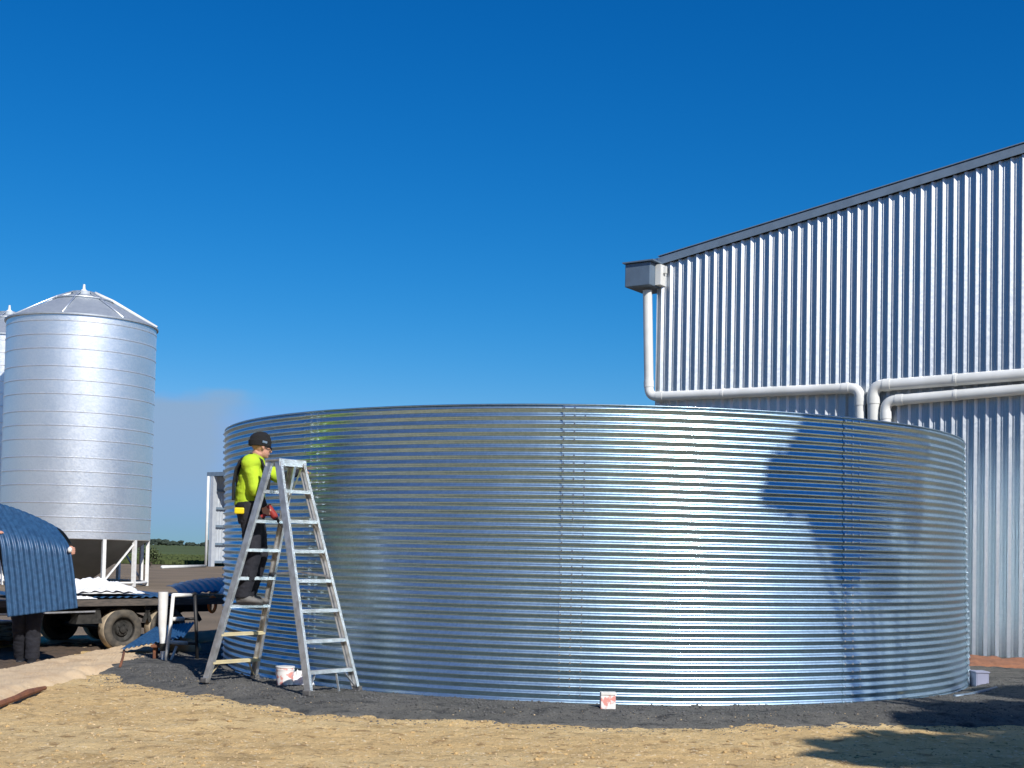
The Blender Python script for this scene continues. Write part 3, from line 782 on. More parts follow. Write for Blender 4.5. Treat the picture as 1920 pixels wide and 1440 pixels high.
# unseen tree row added behind the photographer to darken the steel's reflections
mirror_tree = thing('gum_tree', 'bushy tree in the added unseen row behind the photographer', 'tree', (-1.6, -5.2, 0), group='trees added to darken the reflections')
mirror_tree.scale = (1.3, 1.3, 1.3)
rnd = random.Random(31); bm = bmesh.new(); bmt = bmesh.new()
tube(bmt, [(0,0,-.1), (.1,0,2), (0,.1,4), (.1,0,5.6)], [.20,.15,.12,.05], seg=8); obj('trunk', bmt, M_bark, mirror_tree, smooth=True)
for k in range(46):
    z = .7 + 6.6*rnd.random(); w_ = 1.9*(1-abs(z-3.6)/6.5)
    a = rnd.random()*6.28; d = w_*rnd.random()**.5
    leafy(bm, (math.cos(a)*d, math.sin(a)*d, z), (.75, .75, .55), 130, rnd, .17)
obj('crown', bm, M_leaf, mirror_tree)
def dup(root, loc, rz, sc):
    r = root.copy(); COL.objects.link(r); r.location = loc; r.rotation_euler = (0, 0, rz); r.scale = (sc, sc, sc)
    for ch in list(root.children):
        c = ch.copy(); COL.objects.link(c); c.parent = r
for k in range(15):
    x = -40 + k*3.3
    if abs(x+1.6) < 2.0: continue
    dup(mirror_tree, (x + rnd.uniform(-.5,.5), -4.9 + rnd.uniform(-.4,.4) + .012*max(0, -x-9)**2, 0), rnd.random()*6, rnd.uniform(1.08, 1.24))
g2 = G(1850, 1425); t2 = g2 + SUNDIR*(9.0)
b2 = Vector((t2.x+1.2, t2.y-.6, 0))
cr2 = []
for px, py, h, r in ((1900, 1415, 5.4, .7), (1800, 1420, 5.0, .5), (1700, 1418, 5.8, .42), (1990, 1430, 4.8, .9), (1620, 1420, 5.5, .26), (2030, 1370, 6.2, .9), (1830, 1345, 6.6, .5), (1920, 1345, 6.9, .5), (1760, 1360, 6.4, .3), (1880, 1310, 7.0, .4), (1980, 1310, 7.2, .5)):
    q = G(px, py); c = q + SUNDIR*(h/SUNDIR.z) - b2; cr2.append(((c.x, c.y, c.z), (r, r, r*.8)))
cr2.sort(key=lambda q: -q[0][2])
gum(b2, 7.0, cr2, 'leafy tree right of the photographer shading the lower right dirt', 12, .15)

# ------------------------------------------------------------------ ladder
LC = Vector((-2.185, 12.3, 0)); LS = Vector((.784, -.62, 0)).normalized(); LW = Vector((.62, .784, 0)).normalized()
LZ0, LZ1 = .064, 2.215
def lad(side, wsg, h, extra=0.0):
    """side -1 left frame, +1 right; wsg -1 near rail, +1 far rail"""
    f = (h-LZ0)/(LZ1-LZ0); off = .735 + (.06-.735)*f + extra; hw = .315 + (.160-.315)*f
    return LC + LS*side*off + LW*wsg*hw + Vector((0, 0, h))
ladder = thing('step_ladder', 'tall scuffed aluminium double-sided step ladder opened beside the round tank', 'ladder', LC)
steps_h = [.27, .545, .82, 1.095, 1.37, 1.65, 1.935]
for side in (-1, 1):
    for wsg in (-1, 1):
        bm = bmesh.new(); a, b = lad(side, wsg, LZ0+.03), lad(side, wsg, LZ1)
        channel(bm, a, b, .078, .026, .005, LS, -LW*wsg)
        rail = obj('rail', bm, M_alu, ladder)
        bm = bmesh.new(); box(bm, lad(side, wsg, LZ0+.022), (.095, .048, .05), (LS, LW, Vector((0,0,1))), bev=.008)
        obj('foot', bm, M_black if False else M_shoe, ladder)
    for i, h in enumerate(steps_h):
        bm = bmesh.new(); a, b = lad(side, -1, h), lad(side, 1, h)
        a += LW*.006; b -= LW*.006
        beam(bm, a, b, .082, .006, LS)
        for q in (-1, 1): beam(bm, a + LS*q*.038 - Vector((0,0,.013)), b + LS*q*.038 - Vector((0,0,.013)), .004, .022, LS)
        for q in range(-2, 3): beam(bm, a + LS*q*.014 + Vector((0,0,.005)), b + LS*q*.014 + Vector((0,0,.005)), .005, .004, LS)
        o = obj('step', bm, M_aludirty if (side == -1 and i < 2) else M_alu, ladder)
        if side == -1 and i < 2: o['label'] = 'step caked with dried yellow mud'
        if i in (0, 2, 4, 5) or (side == 1 and i == 0):
            for wsg in (-1, 1):
                bm = bmesh.new(); dd = .17 if i == 0 else .075
                p = lad(side, wsg, h-dd) - LW*wsg*.02; q = lad(side, wsg, h-.012); q = q - LW*wsg*dd*.75
                beam(bm, p, q, .022, .004, LS); obj('brace', bm, M_aludirty if (side == -1 and i == 0) else M_alu, ladder)
bm = bmesh.new()
box(bm, LC + Vector((0,0,LZ1+.012)), (.20, .345, .022), (LS, LW, Vector((0,0,1))), bev=.004)
for q in (-1, 1): box(bm, LC + LS*q*.098 + Vector((0,0,LZ1-.02)), (.005, .345, .05), (LS, LW, Vector((0,0,1))))
obj('top_cap', bm, M_alu, ladder)
for wsg in (-1, 1):
    bm = bmesh.new(); pl, pr = lad(-1, wsg, 1.13), lad(1, wsg, 1.13); m_ = (pl+pr)/2 + Vector((0,0,.0))
    pl -= LW*wsg*.035; pr -= LW*wsg*.035; m_ -= LW*wsg*.035; m_.z += .03
    if wsg == 1:
        beam(bm, pl, m_, .02, .004, Vector((0,0,1))); beam(bm, m_, pr, .02, .004, Vector((0,0,1)))
        obj('spreader', bm, M_alu, ladder)
# diagonal stays at the top of the far side and base braces
bm = bmesh.new(); beam(bm, lad(-1, 1, 1.72) - LW*.03, lad(1, 1, 2.16) - LW*.03, .02, .005, Vector((0,0,1))); obj('stay', bm, M_alu, ladder)
bm = bmesh.new(); beam(bm, lad(1, 1, .27) - LW*.22, lad(1, 1, LZ0+.01) - LW*.24, .022, .005, LS); obj('brace', bm, M_alu, ladder)
place_root(ladder, LC)

# ------------------------------------------------------------------ people
Z = Vector((0, 0, 1))
def make_hand(bm, wrist, d, palmn, thumb_side, curl, scale=1.0):
    """palm + four bent fingers + thumb; d pointing direction, palmn = palm facing direction"""
    d = d.normalized(); palmn = (palmn - d*palmn.dot(d)).normalized(); sd_ = d.cross(palmn).normalized()
    if sd_.dot(thumb_side) < 0: sd_ = -sd_
    w = wrist; s = scale
    tube(bm, [w - d*.01*s, w + d*.03*s, w + d*.085*s], [(.028*s, .020*s), (.038*s, .017*s), (.041*s, .014*s)], seg=12, ref=palmn)
    for k, (o, l) in enumerate(((.031, .070), (.011, .079), (-.010, .073), (-.030, .056))):
        p = w + d*.082*s + sd_*o*s; c = curl*(1+.12*k); pts = [p - d*.02*s, p]; ang = 0; seg_ = (l*.45, l*.32, l*.23)
        q = p
        for sl in seg_:
            ang += c; q = q + (d*math.cos(ang) + palmn*math.sin(ang))*sl*s; pts.append(q)
        tube(bm, pts, [.0105*s, .0102*s, .0095*s, .0088*s, .007*s], seg=10)
    tp = w + d*.025*s + sd_*.030*s
    tube(bm, [tp - sd_*.012*s, tp + sd_*.018*s + d*.022*s, tp + sd_*.026*s + d*.048*s + palmn*.012*s, tp + sd_*.018*s + d*.068*s + palmn*.026*s], [.014*s, .012*s, .0105*s, .008*s], seg=10)

def make_person(label, base, F, J, opts):
    """J: joints in (forward, left, up) coordinates from the soles"""
    F = F.normalized(); Lf = Z.cross(F).normalized()
    def w(p): return base + F*p[0] + Lf*p[1] + Z*p[2]
    root = thing('person', label, 'person', base)
    # ---- body
    bm = bmesh.new()
    hc = w(J['head']); HF = opts.get('face', F).normalized(); HL = Z.cross(HF).normalized()
    ellipsoid(bm, hc + Z*.025 - HF*.008, (.098, .078, .098), (HF, HL, Z))
    ellipsoid(bm, hc - Z*.045 + HF*.022, (.068, .058, .072), (HF, HL, Z))
    ellipsoid(bm, hc - Z*.092 + HF*.060, (.024, .026, .018), (HF, HL, Z))
    tube(bm, [hc + HF*.088 + Z*.012, hc + HF*.104 - Z*.012, hc + HF*.112 - Z*.030, hc + HF*.088 - Z*.040], [.010, .012, .015, .012], seg=8)
    for q in (-1, 1):
        ellipsoid(bm, hc + HL*q*.078 - Z*.010 - HF*.004, (.018, .009, .030), (HF, HL, Z), 8, 6)
        ellipsoid(bm, hc + HL*q*.034 + HF*.082 - Z*.020, (.016, .020, .016), (HF, HL, Z), 8, 6)
    tube(bm, [hc + HF*.082 - HL*.022 - Z*.063, hc + HF*.094 - Z*.062, hc + HF*.082 + HL*.022 - Z*.063], .0075, seg=8)
    nb = w(J['neck'])
    tube(bm, [nb - Z*.06, nb, hc - Z*.06 - HF*.015], [(.085, .075), (.062, .060), (.056, .058)], seg=14)
    pel, wst, cst = w(J['pelvis']), w(J['waist']), w(J['chest'])
    tube(bm, [pel - Z*.08, pel, wst, cst, nb - Z*.035, nb], [(.13, .10), (.155, .115), (.140, .105), (.160, .110), (.112, .072), (.066, .058)], seg=20, ref=F)
    for q in ('l', 'r'):
        sh, el, wr = w(J['sh'+q]), w(J['el'+q]), w(J['wr'+q])
        tube(bm, [nb - Z*.03, sh], [.055, .060], seg=12)
        tube(bm, [sh, sh.lerp(el, .5), el, el.lerp(wr, .35), wr], [.056, .047, .040, .040, .027], seg=14)
        hd = opts['hand'+q]; make_hand(bm, wr, hd[0], hd[1], hd[2], hd[3])
        hp, kn, an = w(J['hip'+q]), w(J['kn'+q]), w(J['an'+q])
        tube(bm, [hp + Z*.03, hp.lerp(kn, .4), kn, kn.lerp(an, .3), an], [.090, .076, .055, .056, .036], seg=14)
        fd = opts.get('foot'+q, F)
        tube(bm, [an - fd*.05 - Z*.035, an + fd*.06 - Z*.045, an + fd*.15 - Z*.055], [.035, .035, .022], seg=10)
    remeshed('body', bm, M_skin, root, .006, 2)
    # ---- shirt
    bm = bmesh.new(); hem = opts.get('hem', wst - Z*.05)
    tube(bm, [hem, wst + Z*.02, cst, nb - Z*.045, nb - Z*.002], [(.180, .145), (.172, .138), (.188, .140), (.150, .110), (.080, .075)], seg=24, ref=F)
    for q in ('l', 'r'):
        sh, el, wr = w(J['sh'+q]), w(J['el'+q]), w(J['wr'+q])
        tube(bm, [nb - Z*.028, sh + Z*.010], [.092, .088], seg=14)
        ellipsoid(bm, sh + Z*.004, (.090, .090, .085)); e2 = el.lerp(wr, opts.get('sleeve', .85))
        tube(bm, [sh, sh.lerp(el, .5), el, el.lerp(e2, .5), e2], [.078, .068, .062, .056, .046], seg=16)
    sh_o = remeshed('shirt', bm, opts['shirt'], root, .009, 3, .009, 9)
    # ---- trousers
    bm = bmesh.new()
    tube(bm, [pel - Z*.10, pel + Z*.0, pel + Z*.12], [(.150, .115), (.178, .138), (.160, .125)], seg=20, ref=F)
    for q in ('l', 'r'):
        hp, kn, an = w(J['hip'+q]), w(J['kn'+q]), w(J['an'+q])
        tube(bm, [hp + Z*.02, hp.lerp(kn, .4), kn, kn.lerp(an, .4), an + Z*.0, an - Z*.02], [.104, .094, .078, .074, .070, .068], seg=16)
    remeshed('trousers', bm, M_navy, root, .009, 2, .012, 8)
    # ---- boots
    for q in ('l', 'r'):
        an = w(J['an'+q]); fd = opts.get('foot'+q, F); fl = Z.cross(fd).normalized(); bm = bmesh.new()
        tube(bm, [an + Z*.06, an, an - Z*.04 - fd*.01], [.056, .052, .050], seg=14)
        tube(bm, [an - fd*.055 - Z*.045, an + fd*.03 - Z*.035, an + fd*.11 - Z*.048, an + fd*.185 - Z*.058, an + fd*.205 - Z*.060], [(.040, .040), (.044, .046), (.050, .034), (.044, .026), (.02, .014)], seg=14, ref=Z)
        b_o = remeshed('boot', bm, opts.get('boot', M_shoe), root, .006, 1)
        bm = bmesh.new()
        out = []
        for f_, l_ in ((-.09, .0), (-.08, .032), (.0, .036), (.08, .048), (.15, .046), (.20, .025), (.212, 0), (.20, -.025), (.15, -.046), (.08, -.048), (0, -.036), (-.08, -.032)):
            out.append(an + fd*f_ + fl*l_ - Z*.072)
        t_ = [bm.verts.new(p) for p in out]; b_ = [bm.verts.new(p - Z*.020) for p in out]
        bm.faces.new(t_); bm.faces.new(b_[::-1])
        for i in range(12): bm.faces.new((t_[i], t_[(i+1)%12], b_[(i+1)%12], b_[i]))
        obj('sole', bm, M_black, b_o)
    # ---- beanie
    bm = bmesh.new()
    tube(bm, [hc + Z*.028 - HF*.006, hc + Z*.06 - HF*.008, hc + Z*.10 - HF*.012, hc + Z*.128 - HF*.016, hc + Z*.139 - HF*.018],
         [(.090, .112), (.090, .111), (.078, .096), (.050, .062), (.012, .014)], seg=20, ref=HF)
    tube(bm, [hc - Z*.006 - HF*.010, hc + Z*.052 - HF*.008], [(.093, .113), (.095, .117)], seg=20, ref=HF)
    remeshed('beanie', bm, M_knit, root, .006, 1)
    return root, w, hc, HF, HL

pf = Vector((math.cos(R_(4)), math.sin(R_(4)), 0))
off = .50
pb = LC - LS*.555 + Vector((0, 0, .827)) + pf*(.03)
J1 = dict(pelvis=(.02, 0, .90), waist=(.0, 0, 1.06), chest=(.015, 0, 1.25), neck=(.035, 0, 1.43), head=(.090, -.01, 1.565),
          shl=(.04, .17, 1.37), shr=(.02, -.17, 1.37), ell=(.27, .21, 1.27), wrl=(.47, .17, 1.33),
          elr=(.085, -.235, 1.12), wrr=(.165, -.19, .93 + .03),
          hipl=(.02, .09, .88), hipr=(.02, -.09, .88), knl=(.10, .11, .49), knr=(.06, -.12, .48), anl=(.0, .10, .09), anr=(-.03, -.12, .09))
fl_ = Vector((math.cos(R_(-8)), math.sin(R_(-8)), 0))
o1 = dict(face=Vector((1, .62, -.22)), hem=pb + pf*.0 + Z*.98, shirt=M_hivis, sleeve=.25, footl=fl_, footr=fl_,
          handl=(Vector((.9, .3, .0)), Vector((0, 0, -1)), -Vector((0, 1, 0)), .25),
          handr=(Vector((.30, .1, -1)), Vector((.2, 1, .1)), Vector((1, 0, .2)), .95))
p1, w1, hc, HF, HL = make_person('man in a hi-vis yellow shirt and black beanie standing on the step ladder', pb, pf, J1, o1)
# forearm covers (dark under-sleeves / gloves)
bm = bmesh.new()
for q in ('l', 'r'):
    bm = bmesh.new(); el, wr = w1(J1['el'+q]), w1(J1['wr'+q]); tube(bm, [el.lerp(wr, .15), el.lerp(wr, .6), wr], [.050, .043, .034], seg=14)
    remeshed('under_sleeve', bm, M_navy, p1, .007, 1)
# harness straps as a vest: back panel and shoulder straps
def shell_strap(name, pts, wdt, thick, m, ref, parent):
    bm = bmesh.new(); tube(bm, pts, [(thick, wdt*1.2)]*len(pts), seg=10, ref=ref); return remeshed(name, bm, m, parent, .006, 1)
for q in (-1, 1):
    shell_strap('harness_strap', [w1((.160, q*.10, 1.10)), w1((.172, q*.115, 1.28)), w1((.118, q*.135, 1.415)), w1((.02, q*.135, 1.475)), w1((-.075, q*.135, 1.425)), w1((-.128, q*.13, 1.32)), w1((-.150, q*.11, 1.18)), w1((-.152, q*.09, 1.02))], .030, .014, M_strap, pf.cross(Z), p1)
bm = bmesh.new(); ellipsoid(bm, w1((-.108, 0, 1.25)), (.040, .10, .18), (pf, Z.cross(pf), Z)); remeshed('vest_back', bm, M_strap, p1, .008, 1)
bm = bmesh.new(); pel = w1(J1['pelvis']); tube(bm, [w1((.01, 0, .955)), w1((.005, 0, 1.01))], [(.192, .152), (.190, .150)], seg=28, ref=pf)
box(bm, w1((.03, -.165, .90)), (.14, .05, .16), (pf, Z.cross(pf), Z), bev=.01)
remeshed('tool_belt', bm, M_strap, p1, .007, 1)
bm = bmesh.new()
for q in (-1, 1):
    ellipsoid(bm, hc + HF*.094 + HL*q*.034 - Z*.010, (.012, .030, .019), (HF, HL, Z), 12, 8)
    tube(bm, [hc + HF*.088 + HL*q*.055 - Z*.006, hc + HF*.05 + HL*q*.078 - Z*.004, hc - HF*.02 + HL*q*.082 - Z*.002], .005, seg=6)
obj('sunglasses', bm, M_glass, p1, smooth=True)
bm = bmesh.new(); tube(bm, [hc + HF*.03 - HL*.096 + Z*.034, hc - HF*.02 - HL*.099 + Z*.034], [(.004, .012), (.004, .012)], seg=8, ref=Z); obj('beanie_tag', bm, M_gut, p1)
place_root(p1, pb)
# tape pouch on his belt and the drill in his hand
bm = bmesh.new(); box(bm, w1((-.075, -.175, .915)), (.095, .07, .062), (pf, Z.cross(pf), Z), bev=.012)
tag(obj('tool_pouch', bm, M_yel), 'bright yellow pouch hanging at the back of the ladder man\'s belt', 'pouch')
hd = w1((.19, -.175, .885))
dr = thing('power_drill', 'red cordless drill in the right hand of the man on the ladder', 'drill', hd)
bm = bmesh.new(); tube(bm, [Vector((-.07,0,.05)), Vector((.05,0,.05)), Vector((.08,0,.05))], [.034, .036, .028], seg=14)
tube(bm, [Vector((0,0,.04)), Vector((-.012,0,-.06))], [(.022,.018)]*2, seg=10); obj('body', bm, M_red, dr, smooth=True, angle=40)
bm = bmesh.new(); box(bm, (-.01, 0, -.085), (.095, .06, .05), bev=.008); obj('battery', bm, M_black, dr)
bm = bmesh.new(); tube(bm, [Vector((.08,0,.05)), Vector((.12,0,.05)), Vector((.13,0,.05))], [.022, .018, .008], seg=12); tube(bm, [Vector((.13,0,.05)), Vector((.19,0,.05))], .004, seg=6); obj('chuck', bm, M_black, dr)
dr.rotation_euler = (0, R_(55), R_(10))

# ------------------------------------------------------------------ trailer
wp1 = G(226, 1219, -.0)
TD_ = Vector((math.cos(R_(45)), math.sin(R_(45)), 0)); TN = Vector((TD_.y, -TD_.x, 0))
def tp(t, n, z): return wp1 + TD_*t + TN*n + Vector((0, 0, z))
tr = thing('flatbed_trailer', 'low black flatbed trailer with twin axles parked left of the round tank', 'trailer', wp1)
AX = (TD_, TN, Z)
T0, T1, TW = -3.6, 2.15, 2.05
bm = bmesh.new()
for k in range(12):
    n = .10 - TW*(k+.5)/12
    bm = bmesh.new(); box(bm, tp((T0+T1)/2, n, .655), (T1-T0-.02, TW/12-.012, .03), AX); obj('deck_board', bm, M_wood, tr)
def one_box(name, c, size, m):
    bm = bmesh.new(); box(bm, c, size, AX); obj(name, bm, m, tr)
for n in (.115, .10-TW-.015): one_box('side_rail', tp((T0+T1)/2, n, .63), (T1-T0, .03, .085), M_wood)
for t in (T0, T1): one_box('end_rail', tp(t, .10-TW/2, .63), (.03, TW, .085), M_wood)
for k in range(8): one_box('cross_member', tp(T0 + (k+.5)*(T1-T0)/8, .10-TW/2, .60), (.05, TW-.1, .05), M_black)
for n in (-.35, -1.5): one_box('chassis_beam', tp((T0+T1)/2-.3, n, .52), (T1-T0-.6, .07, .11), M_black)
for t in (0, .66):
    bm = bmesh.new(); tube(bm, [tp(t, -.2, .275), tp(t, -1.7, .275)], .035, seg=8); obj('axle', bm, M_black, tr)
for n in (-.3, -1.55):
    bm = bmesh.new(); tube(bm, [tp(-.45, n, .50), tp(-.22, n, .40), tp(0, n, .33), tp(.22, n, .42), tp(.33, n, .46), tp(.44, n, .42), tp(.66, n, .33), tp(.88, n, .40), tp(1.1, n, .50)], .022, seg=6); obj('leaf_spring', bm, M_black, tr)
bm = bmesh.new(); beam(bm, tp(-2.2, .09, .50), tp(-.42, .09, .52), .02, .02, Z); obj('rope_rail', bm, M_alu, tr)
bm = bmesh.new(); q = [tp(-.62, .06, .50), tp(-.34, .06, .56), tp(-.30, .06, .36), tp(-.66, .06, .36)]
a = [bm.verts.new(v) for v in q]; b = [bm.verts.new(v - TN*.2) for v in q]; bm.faces.new(a); bm.faces.new(b[::-1])
for i in range(4): bm.faces.new((a[i], a[(i+1)%4], b[(i+1)%4], b[i]))
obj('mudguard', bm, M_rim, tr)
def wheel(t, n, sg):
    c = tp(t, n, .275); bm = bmesh.new(); seg = 48
    prof = [(.165, 0), (.175, .012), (.215, .018), (.252, .008), (.268, -.016), (.276, -.04), (.276, -.15), (.268, -.175), (.24, -.19), (.17, -.185)]
    rings = [[bm.verts.new(c + (TD_*math.cos(2*math.pi*i/seg) + Z*math.sin(2*math.pi*i/seg))*r + TN*sg*o) for i in range(seg)] for r, o in prof]
    for a, b in zip(rings, rings[1:]):
        for i in range(seg): bm.faces.new((a[i], a[(i+1)%seg], b[(i+1)%seg], b[i]))
    root = obj('wheel', bm, M_rubber, tr, smooth=True, angle=50)
    # dusty tread as its own material slot on the same tyre
    root.data.materials.append(M_tread)
    for p in root.data.polygons:
        r = (p.center - c); r = math.hypot(r.dot(TD_), r.z)
        if r > .262: p.material_index = 1
    bm = bmesh.new()
    prof = [(.168, -.002), (.158, -.004), (.152, -.045), (.10, -.06), (.085, -.030), (.05, -.028), (.045, .0), (.001, .004)]
    rings = [[bm.verts.new(c + (TD_*math.cos(2*math.pi*i/seg) + Z*math.sin(2*math.pi*i/seg))*r + TN*sg*o) for i in range(seg)] for r, o in prof]
    for a, b in zip(rings, rings[1:]):
        for i in range(seg): bm.faces.new((a[i], a[(i+1)%seg], b[(i+1)%seg], b[i]))
    for k in range(5):
        an = 2*math.pi*k/5; p = c + (TD_*math.cos(an) + Z*math.sin(an))*.068 + TN*sg*(-.028); tube(bm, [p, p+TN*sg*.018], .009, seg=6)
    obj('rim', bm, M_rim, root, smooth=True, angle=40)
for t in (0, .66):
    wheel(t, .06, 1); wheel(t, -1.90, -1)
for x0, x1, za_ in ((.32, .40, .60), (1.02, 1.16, .60), (.38, .30, .57)):
    bm = bmesh.new(); beam(bm, tp(x0, .03, za_), tp(x1, .03, .36), .05, .02, Z); obj('stay', bm, M_rim, tr)
bm = bmesh.new(); tube(bm, [tp(-2.6, -.6, .55), tp(-2.6, -.6, .04)], .04, seg=10)
obj('support_leg', bm, M_black, tr)
# orange strap reel on the side rail
c = P(398, 1133, tp(1.35, .13, 0).y)
bm = bmesh.new(); tube(bm, [c + (TD_*math.cos(2*math.pi*i/24)*.055 + Z*math.sin(2*math.pi*i/24)*.105) for i in range(25)], .022, seg=8, cap=False)
tag(obj('ratchet_strap', bm, M_orange, smooth=True), 'orange strap loop hanging from the side of the flatbed trailer', 'strap')
place_root(tr, wp1)

# ---- loads on the deck
def corr_sheet(name, fn, nu, nv, m, waves, amp, label, cat, parent=None, group=None, thick=.002):
    """fn(u,v)->point, waves run across u"""
    bm = bmesh.new(); g = []
    for i in range(nu+1):
        row = []
        for j in range(nv+1):
            u, v = i/nu, j/nv; p = fn(u, v); e = .004
            du = fn(min(1, u+e), v) - fn(max(0, u-e), v); dv = fn(u, min(1, v+e)) - fn(u, max(0, v-e))
            n = du.cross(dv).normalized(); row.append(bm.verts.new(p + n*amp*math.sin(2*math.pi*waves*u)))
        g.append(row)
    for i in range(nu):
        for j in range(nv): bm.faces.new((g[i][j], g[i+1][j], g[i+1][j+1], g[i][j+1]))
    o = obj(name, bm, m, parent, smooth=True)
    md = o.modifiers.new('thickness', 'SOLIDIFY'); md.thickness = thick; md.offset = 0
    if label: tag(o, label, cat, group)
    return o
def bilin(a, b, c, d, sag=0.0, bow=None):
    def f(u, v):
        p = a.lerp(b, u).lerp(d.lerp(c, u), v)
        if bow: p = p + bow*(4*u*(1-u)) 
        if sag: p = p + Z*sag*4*v*(1-v)
        return p
    return f
# blue sheets on the right of the deck, arched
zt = .675
a, b, c, d = tp(.95, -.15, zt+.02), tp(2.1, .05, zt+.02), tp(2.6, -1.2, zt+.22), tp(1.5, -1.5, zt+.10)
corr_sheet('roofing_sheet', bilin(a, b, c, d, .05, Z*.06), 120, 16, M_blue, 12, .009, 'blue corrugated sheet lying on the right end of the trailer deck', 'metal sheet')
a, b, c, d = tp(-1.3, .02, zt+.02), tp(1.0, .02, zt+.02), tp(1.0, -1.4, zt+.05), tp(-1.3, -1.4, zt+.05)
corr_sheet('roofing_sheet', bilin(a, b, c, d), 160, 6, M_blue, 20, .009, 'flat dark blue corrugated sheet on the trailer deck under the white wrap', 'metal sheet')
a, b, c, d = tp(-.9, .0, zt+.045), tp(.4, .0, zt+.045), tp(.4, -.6, zt+.10), tp(-.9, -.6, zt+.10)
corr_sheet('roofing_sheet', bilin(a, b, c, d, 0, Z*.05), 100, 6, M_navy, 8, .009, 'dark curved sheet beneath the crumpled white wrap on the trailer', 'metal sheet')
def crumple(name, center, ax, size, h, label, seed, m=M_plastic, n=70):
    bm = bmesh.new(); g = []
    for i in range(n+1):
        row = []
        for j in range(n+1):
            u, v = i/n*2-1, j/n*2-1
            rr = max(abs(u), abs(v)); prof = (1-rr**3)
            q = Vector((u*2.2+seed, v*2.2, seed)); r1 = noise.noise(q)+.5*noise.noise(q*2.4)+.3*abs(noise.noise(q*5))
            zz = h*max(0, prof)*(.60+.55*r1) + .005*noise.noise(q*7)
            e = 1+.18*noise.noise(Vector((u*3, v*3, seed+4)))
            p = Vector(center) + ax[0]*u*size[0]*e + ax[1]*v*size[1]*e + Z*(max(0, zz)+.006)
            row.append(bm.verts.new(p))
        g.append(row)
    for i in range(n):
        for j in range(n): bm.faces.new((g[i][j], g[i+1][j], g[i+1][j+1], g[i][j+1]))
    o = obj(name, bm, m, smooth=True); md = o.modifiers.new('t', 'SOLIDIFY'); md.thickness = .004; md.offset = -1
    return tag(o, label, 'plastic wrap')
crumple('plastic_wrap', tp(-.28, -.35, zt+.06), (TD_, TN), (.62, .34), .20, 'big crumpled heap of white plastic wrap on the trailer deck', 2.0)
crumple('plastic_wrap', tp(.25, -.95, zt+.06), (TD_, TN), (.35, .18), .12, 'thin fold of white wrap on the deck in front of the silo\'s right legs', 6.0)
crumple('plastic_wrap', tp(1.80, -.10, zt+.04), (TD_, TN), (.30, .22), .17, 'white wrap bunched beside the orange strap on the trailer', 9.0)
crumple('plastic_wrap', tp(-.62, .03, zt+.0), (TD_, TN), (.22, .05), .04, 'small flat scrap of white wrap on the near edge of the deck', 12.0)
crumple('plastic_wrap', tp(-2.05, .0, zt+.0), (TD_, TN), (.25, .15), .16, 'white wrap on the deck left of the hanging blue sheet', 15.0)
# ---- sheets stacked on the ground at far left
ss = G(-10, 1216)
for k in range(4):
    z = .12 + k*.062; a = Vector((ss.x-1.6, ss.y+.2, z)); b = Vector((ss.x+.20-.02*k, ss.y-.02, z)); c = b + Vector((.1, .8, .0)); d = a + Vector((.1, .8, 0))
    corr_sheet('tank_sheet', bilin(a, d, c, b), 60, 6, M_tank, 6, .018, ('silver corrugated sheet in the stack under the trailer, %s of four' % ('lowest', 'second lowest', 'second highest', 'topmost')[k]), 'metal sheet', group='silver sheets stacked at the far left')
for q in (-1.2, -.1):
    bm = bmesh.new(); box(bm, (ss.x+q, ss.y+.4, .04), (.08, .9, .08), bev=.005)
    tag(obj('timber_block', bm, M_brown), 'brown timber bearer under the %s end of the stacked silver sheets' % ('left' if q < -1 else 'right'), 'timber', 'timber bearers')
# ---- blue sheet leaning by the wheel, lying on the sand
a, b = G(232, 1217, .02), G(345, 1196, .30)
c, d = G(360, 1172, .38), G(262, 1188, .14)
a, b, c, d = P(226, 1218, 15.7), P(345, 1194, 15.5), P(366, 1166, 16.5), P(292, 1176, 16.5)
corr_sheet('roofing_sheet', bilin(a, b, c, d), 130, 12, M_blue, 13, .010, 'blue corrugated sheet propped on the sand between the trailer wheel and white trestle', 'metal sheet')
# timber under it and dark offcut
bm = bmesh.new(); q = G(297, 1247); box(bm, q + Vector((.06, .05, .10)), (.10, .05, .20), bev=.006); box(bm, q + Vector((-.06, .08, .12)), (.05, .05, .24), bev=.006); box(bm, q + Vector((0, .05, .215)), (.2, .08, .03), bev=.004)
tag(obj('timber_support', bm, M_brown), 'small dark brown timber support next to the white trestle foot', 'timber')
bm = bmesh.new(); tube(bm, [G(233, 1217, .06), G(232, 1226, .075), G(229, 1238, .07), G(225, 1250, .05)], .014, seg=8)
tag(obj('hose', bm, M_brown, smooth=True), 'short dark brown hose crossing the pale sand strip', 'hose')
bm = bmesh.new(); tube(bm, [G(-30, 1331, .03), G(30, 1309, .04), G(52, 1299, .05), G(84, 1290, .03)], [.03, .028, .034, .02], seg=8)
tag(obj('stick', bm, M_brown), 'reddish brown stick lying on the tan dirt at the left', 'stick')

